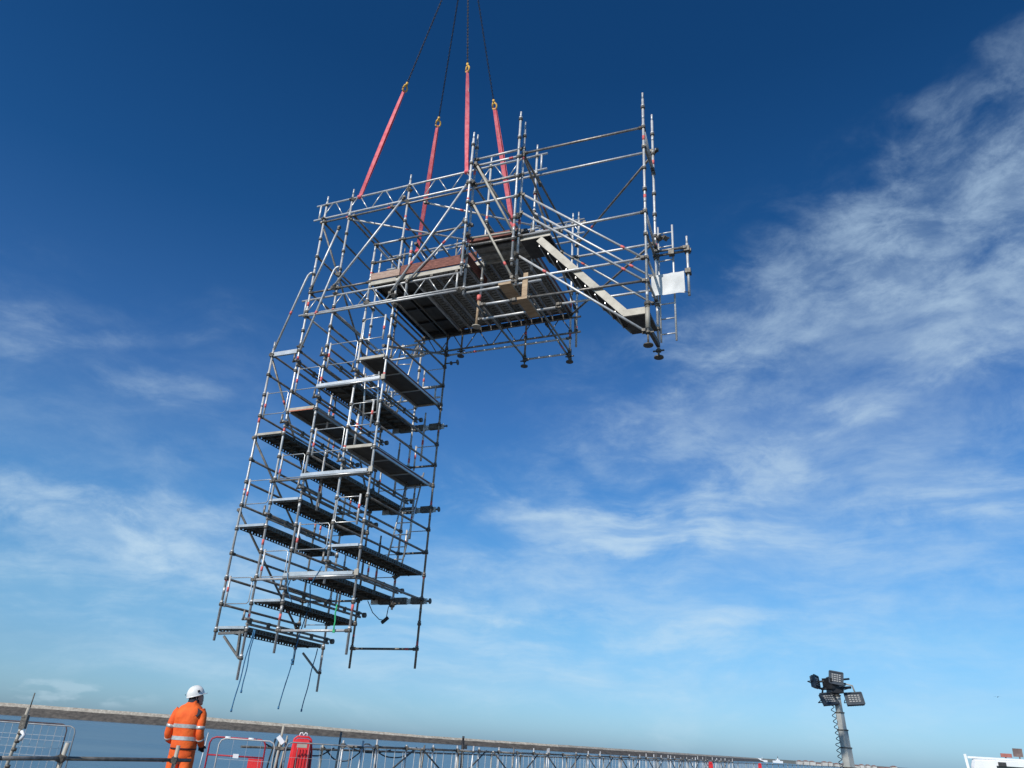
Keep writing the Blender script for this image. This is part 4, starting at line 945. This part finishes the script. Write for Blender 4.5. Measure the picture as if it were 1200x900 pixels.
# ------------------------------------------------------------------ mobile lighting tower
LX, LY = 8.50, 20.0
lt = empty('lighting_tower', (LX, LY, 0)); tag(lt, 'mobile lighting tower with five square LED floodlights on a grey mast', 'lighting tower')
mastm = mat('mast_steel', (.40, .40, .37), (.52, .52, .48), .5, .2, 6)
lean = Matrix.Rotation(R(-4.5), 4, 'Y')
def lp_(x, y, z): return lean @ Vector((x, y, z))
z = .9; wd = .23; secs = []
for (z0_, z1_, w_) in ((.5, 1.30, .20), (1.30, 1.72, .18), (1.72, 2.10, .16), (2.10, 2.48, .135), (2.48, 2.86, .115)):
    rings = [[lp_(sx*w_/2, sy*w_/2, zz) for sx, sy in ((-1, -1), (1, -1), (1, 1), (-1, 1))] for zz in (z0_, z1_)]
    q = MB(); RM = Matrix.Rotation(R(32), 4, 'Z'); rings = [[RM@(v-lp_(0, 0, v.z))+lp_(0, 0, v.z) for v in r_] for r_ in rings]
    q.grid(rings, smooth=False, cap=True); o = q.build('mast_section', [mastm], lt)
    q = MB(); rr_ = [[lp_(0, 0, zz)+(RM@Vector((sx*(w_/2+.012), sy*(w_/2+.012), 0))) for sx, sy in ((-1, -1), (1, -1), (1, 1), (-1, 1))] for zz in (z1_-.025, z1_)]
    q.grid(rr_, smooth=False, cap=True); q.build('collar', ['coupler'], o)
q = MB(); cpts = []
for i in range(150):
    u_ = i*.62; zz = .85+i*(2.70-.85)/150; cpts.append(lp_(-.17+.012*(zz < 1.8)*-3+.038*math.cos(u_), -.05+.04*math.sin(u_), zz))
q.path(cpts, .009, 0, 5); q.build('coiled_cable', ['black'], lt)
q = MB(); q.box(lp_(-.10, 0, 3.12), (.26, .26, .24), 0, Euler((0, R(-6), .5)).to_matrix()); q.box(lp_(0, .05, 2.95), (.30, .3, .10), 0); q.tube(lp_(-.35, 0, 3.0), lp_(.38, 0, 3.02), .03, 0); q.tube(lp_(0, 0, 2.82), lp_(0, 0, 3.0), .07, 0, 10)
q.tube(lp_(-.42, 0, 3.16), lp_(.42, .1, 3.22), .022, 0); q.path([lp_(.1, 0, 2.98), lp_(.28, 0, 3.1), lp_(.42, 0, 3.06), lp_(.45, -.02, 2.9)], .018, 1, 6); q.path([lp_(-.1, 0, 2.98), lp_(-.3, 0, 3.02), lp_(-.34, 0, 2.9)], .022, 0, 6)
q.path([lp_(-.2, -.1, 2.9), lp_(-.05, -.14, 2.82), lp_(.1, -.1, 2.95), lp_(.3, -.12, 3.0)], .010, 0, 6)
q.build('lamp_head', ['black', 'cream'], lt)
led_m = bpy.data.materials.new('led_lens'); led_m.use_nodes = True; bb_ = led_m.node_tree.nodes['Principled BSDF']; bb_.inputs['Base Color'].default_value = (.36, .35, .33, 1); bb_.inputs['Roughness'].default_value = .25
hous = mat('lamp_housing', (.035, .045, .06), (.06, .075, .09), .45, .3, 8)
LAMPS = [((-.54, 0, 3.17), (R(82), R(5), R(48)), .30, .30), ((.0, -.12, 3.24), (R(78), R(8), R(-12)), .33, .31), ((-.27, -.05, 2.74), (R(64), R(-8), R(14)), .42, .30), ((.45, -.05, 2.73), (R(62), R(-6), R(-12)), .42, .32), ((.22, .42, 3.14), (R(100), 0, R(190)), .4, .3)]
for (c, rt_, w_, h_) in LAMPS:
    rm = Euler(rt_).to_matrix(); c = lp_(c[0]*.86, c[1], 3.0+(c[2]-3.0)*.93); w_ *= .92; h_ *= .92
    q = MB(); q.box((0, 0, 0), (w_, h_, .07), 0); q.box((0, 0, -.055), (w_*.7, h_*.7, .05), 0)
    for i in range(7): q.box((-w_*.4+i*w_*.8/6, 0, -.05), (.008, h_*.9, .05), 0)
    for sx, sy, lx, ly in ((0, .5, w_, .03), (0, -.5, w_, .03), (.5, 0, .03, h_), (-.5, 0, .03, h_)): q.box((sx*w_, sy*h_, .04), (lx, ly, .03), 0)
    f = q.build('floodlight', [hous], lt); f.location = c; f.rotation_euler = rt_
    q = MB()
    for i in range(4):
        for j in range(4): q.box((-w_*.27+i*w_*.18, -h_*.25+j*h_*.17, .042), (w_*.12, h_*.09, .012), 0)
    q.build('led_array', [led_m], f)
    q = MB(); q.path([(-w_/2-.02, 0, 0), (-w_/2-.03, 0, -.12), (w_/2+.03, 0, -.12), (w_/2+.02, 0, 0)], .012, 0, 6); q.build('yoke', ['black'], f)
q = MB(); q.bb((-.5, -.8, .35), (.5, .8, 1.0)); q.bb((-.45, -.75, 1.0), (.45, .75, 1.05)); q.tube((-.62, -.1, .3), (-.5, -.1, .3), .30, 1, 20); q.tube((.5, -.1, .3), (.62, -.1, .3), .30, 1, 20); q.tube((0, .8, .35), (0, 1.7, .35), .04, 1); 
q.build('trailer', [hous, 'black'], lt)

# ------------------------------------------------------------------ white van with roof beacons
VX, VY = 14.02, 25.0
van = empty('van', (VX, VY, 0), R(-29)); tag(van, 'white works van whose roof with beacons shows at the bottom right corner', 'van')
pr = [(0, .30), (0, 1.0), (.06, 1.55), (.12, 1.74), (.35, 1.76), (3.6, 1.80), (4.0, 1.62), (4.5, 1.08), (5.1, .92), (5.2, .40)]
q = MB(); rows = []
for y, ins in ((-.0, .06), (.08, 0), (1.82, 0), (1.9, .06)): rows.append([(x+(ins if x < 2.5 else -ins), y, z-(ins if z > 1.5 else 0)) for x, z in pr])
q.grid(rows, smooth=False, cap=True); vb = q.build('body', [mat('white_vehicle_paint', (.72, .73, .74), (.80, .81, .81), .3, 0, 2)], van)
glass = mat('dark_glass', (.02, .025, .03), (.03, .035, .04), .1, 0, 2)
for (x0, x1, z0, z1) in ((.7, 1.5, 1.15, 1.58), (1.8, 2.6, 1.15, 1.58), (2.9, 3.7, 1.1, 1.58)):
    MB().bb((x0, -.012, z0), (x1, -.004, z1)).build('window', [glass], van)
wm = MB().tube((0, -.02, 0), (0, .2, 0), .33, 0, 24).tube((0, -.03, 0), (0, .0, 0), .18, 1, 16).mesh('wheel', ['black', 'alu'])
for x in (.9, 4.2):
    for y in (.0, 1.72): inst(wm, 'wheel', van, (x, y, .33))
MB().beam((-.02, -.05, 1.45), (-.06, -.05, 1.84), .07, .05, up=(0, 1, 0)).build('corner_post', ['white'], van)
MB().bb((.0, .02, 1.735), (3.6, .06, 1.79)).bb((.75, -.06, 1.58), (.95, -.0, 1.68), 1).build('roof_rail', ['white', 'black'], van)
MB().tube((.98, .3, 1.76), (.98, .3, 1.82), .02, 0).bb((.86, .22, 1.82), (1.14, .40, 1.92), 1).build('beacon', ['coupler', mat('faded_red_lens', (.30, .09, .07), (.42, .16, .12), .4)], van)
MB().tube((1.33, .3, 1.76), (1.33, .3, 1.86), .018, 0).bb((1.18, .27, 1.85), (1.42, .32, 2.07), 0).build('work_lamp', [mat('brown_lamp', (.12, .08, .07), (.22, .15, .13), .5)], van)

# ------------------------------------------------------------------ far things
q = MB(); q.tube((0, 0, -3), (0, 0, 3.6), 1.2, 0, 12, r1=.9); q.tube((0, 0, 3.6), (0, 0, 7.5), .7, 1, 10, r1=.15); q.bb((-9, -2, -4), (8, 2, -.2), 0); q.bb((-3, -2, -.2), (3, 2, 1.6), 0)
o = q.build('lighthouse', ['white', 'coupler']); o.location = (502.4, 1490, 0); tag(o, 'tiny white harbour light at the far end of the breakwater', 'lighthouse')
q = MB(); q.bb((0, 0, 0), (22, 6, 3.2)); q.bb((4, 1, 3.2), (12, 5, 5.5)); q.tube((14, 3, 3), (14, 3, 8), .25)
o = q.build('harbour_shed', ['white']); o.location = (459, 1480, SEA); tag(o, 'small white harbour building on the horizon left of the light', 'building')
shore = MB(); random.seed(5)
e = empty('shore_town', (560, 1500, SEA)); tag(e, 'low row of distant shore roofs along the horizon left of the lighting tower', 'buildings')
rf = mat('far_roof', (.22, .10, .08), (.30, .20, .17), .8, 0, .1); wl = mat('far_wall', (.45, .42, .38), (.6, .58, .54), .8, 0, .1)
for i in range(16):
    x = i*11-20; hh_ = random.uniform(3.0, 6.2); ww = random.uniform(6, 10)
    b_ = MB().bb((x, 0, 0), (x+ww, 8, hh_)).build('house_wall', [wl], e)
    q = MB(); q.grid([[(x-.4, -.4, hh_), (x+ww/2, -.4, hh_+1.8), (x+ww+.4, -.4, hh_)], [(x-.4, 8.4, hh_), (x+ww/2, 8.4, hh_+1.8), (x+ww+.4, 8.4, hh_)]], smooth=False, cap=True); q.build('roof', [rf], b_)
q = MB(); q.grid([[(-600, 300, SEA-1), (500, 300, SEA-1), (2500, 300, SEA-1)], [(-600, 420, 1.5), (500, 420, 2.5), (2500, 420, 3)], [(-600, 2000, 1), (500, 2000, 1), (2500, 2000, 1)]], closed=False)
o = q.build('far_shore', [mat('far_land', (.12, .13, .11), (.2, .2, .17), .9, 0, .01)]); o.location = (560, 1210, 0); tag(o, kind='structure')
# gull
q = MB(); c = Vector((0, 0, 0))
q.path([(-.22, 0, 0), (-.12, 0, .02), (.05, 0, .03), (.18, 0, .02), (.25, 0, .01)], .05, 0, 8, radii=[.01, .05, .065, .04, .012])
for s_ in (1, -1): q.grid([[(.08, s_*.04, .04), (-.08, s_*.04, .04)], [(.10, s_*.28, .14), (-.06, s_*.28, .13)], [(-.02, s_*.62, .05), (-.07, s_*.62, .05)]], closed=False)
o = q.build('seabird', ['black']); o.location = (91.4, 150, 14.07); o.rotation_euler = (0, .1, .7); tag(o, 'tiny dark seabird flying above the white van', 'bird')
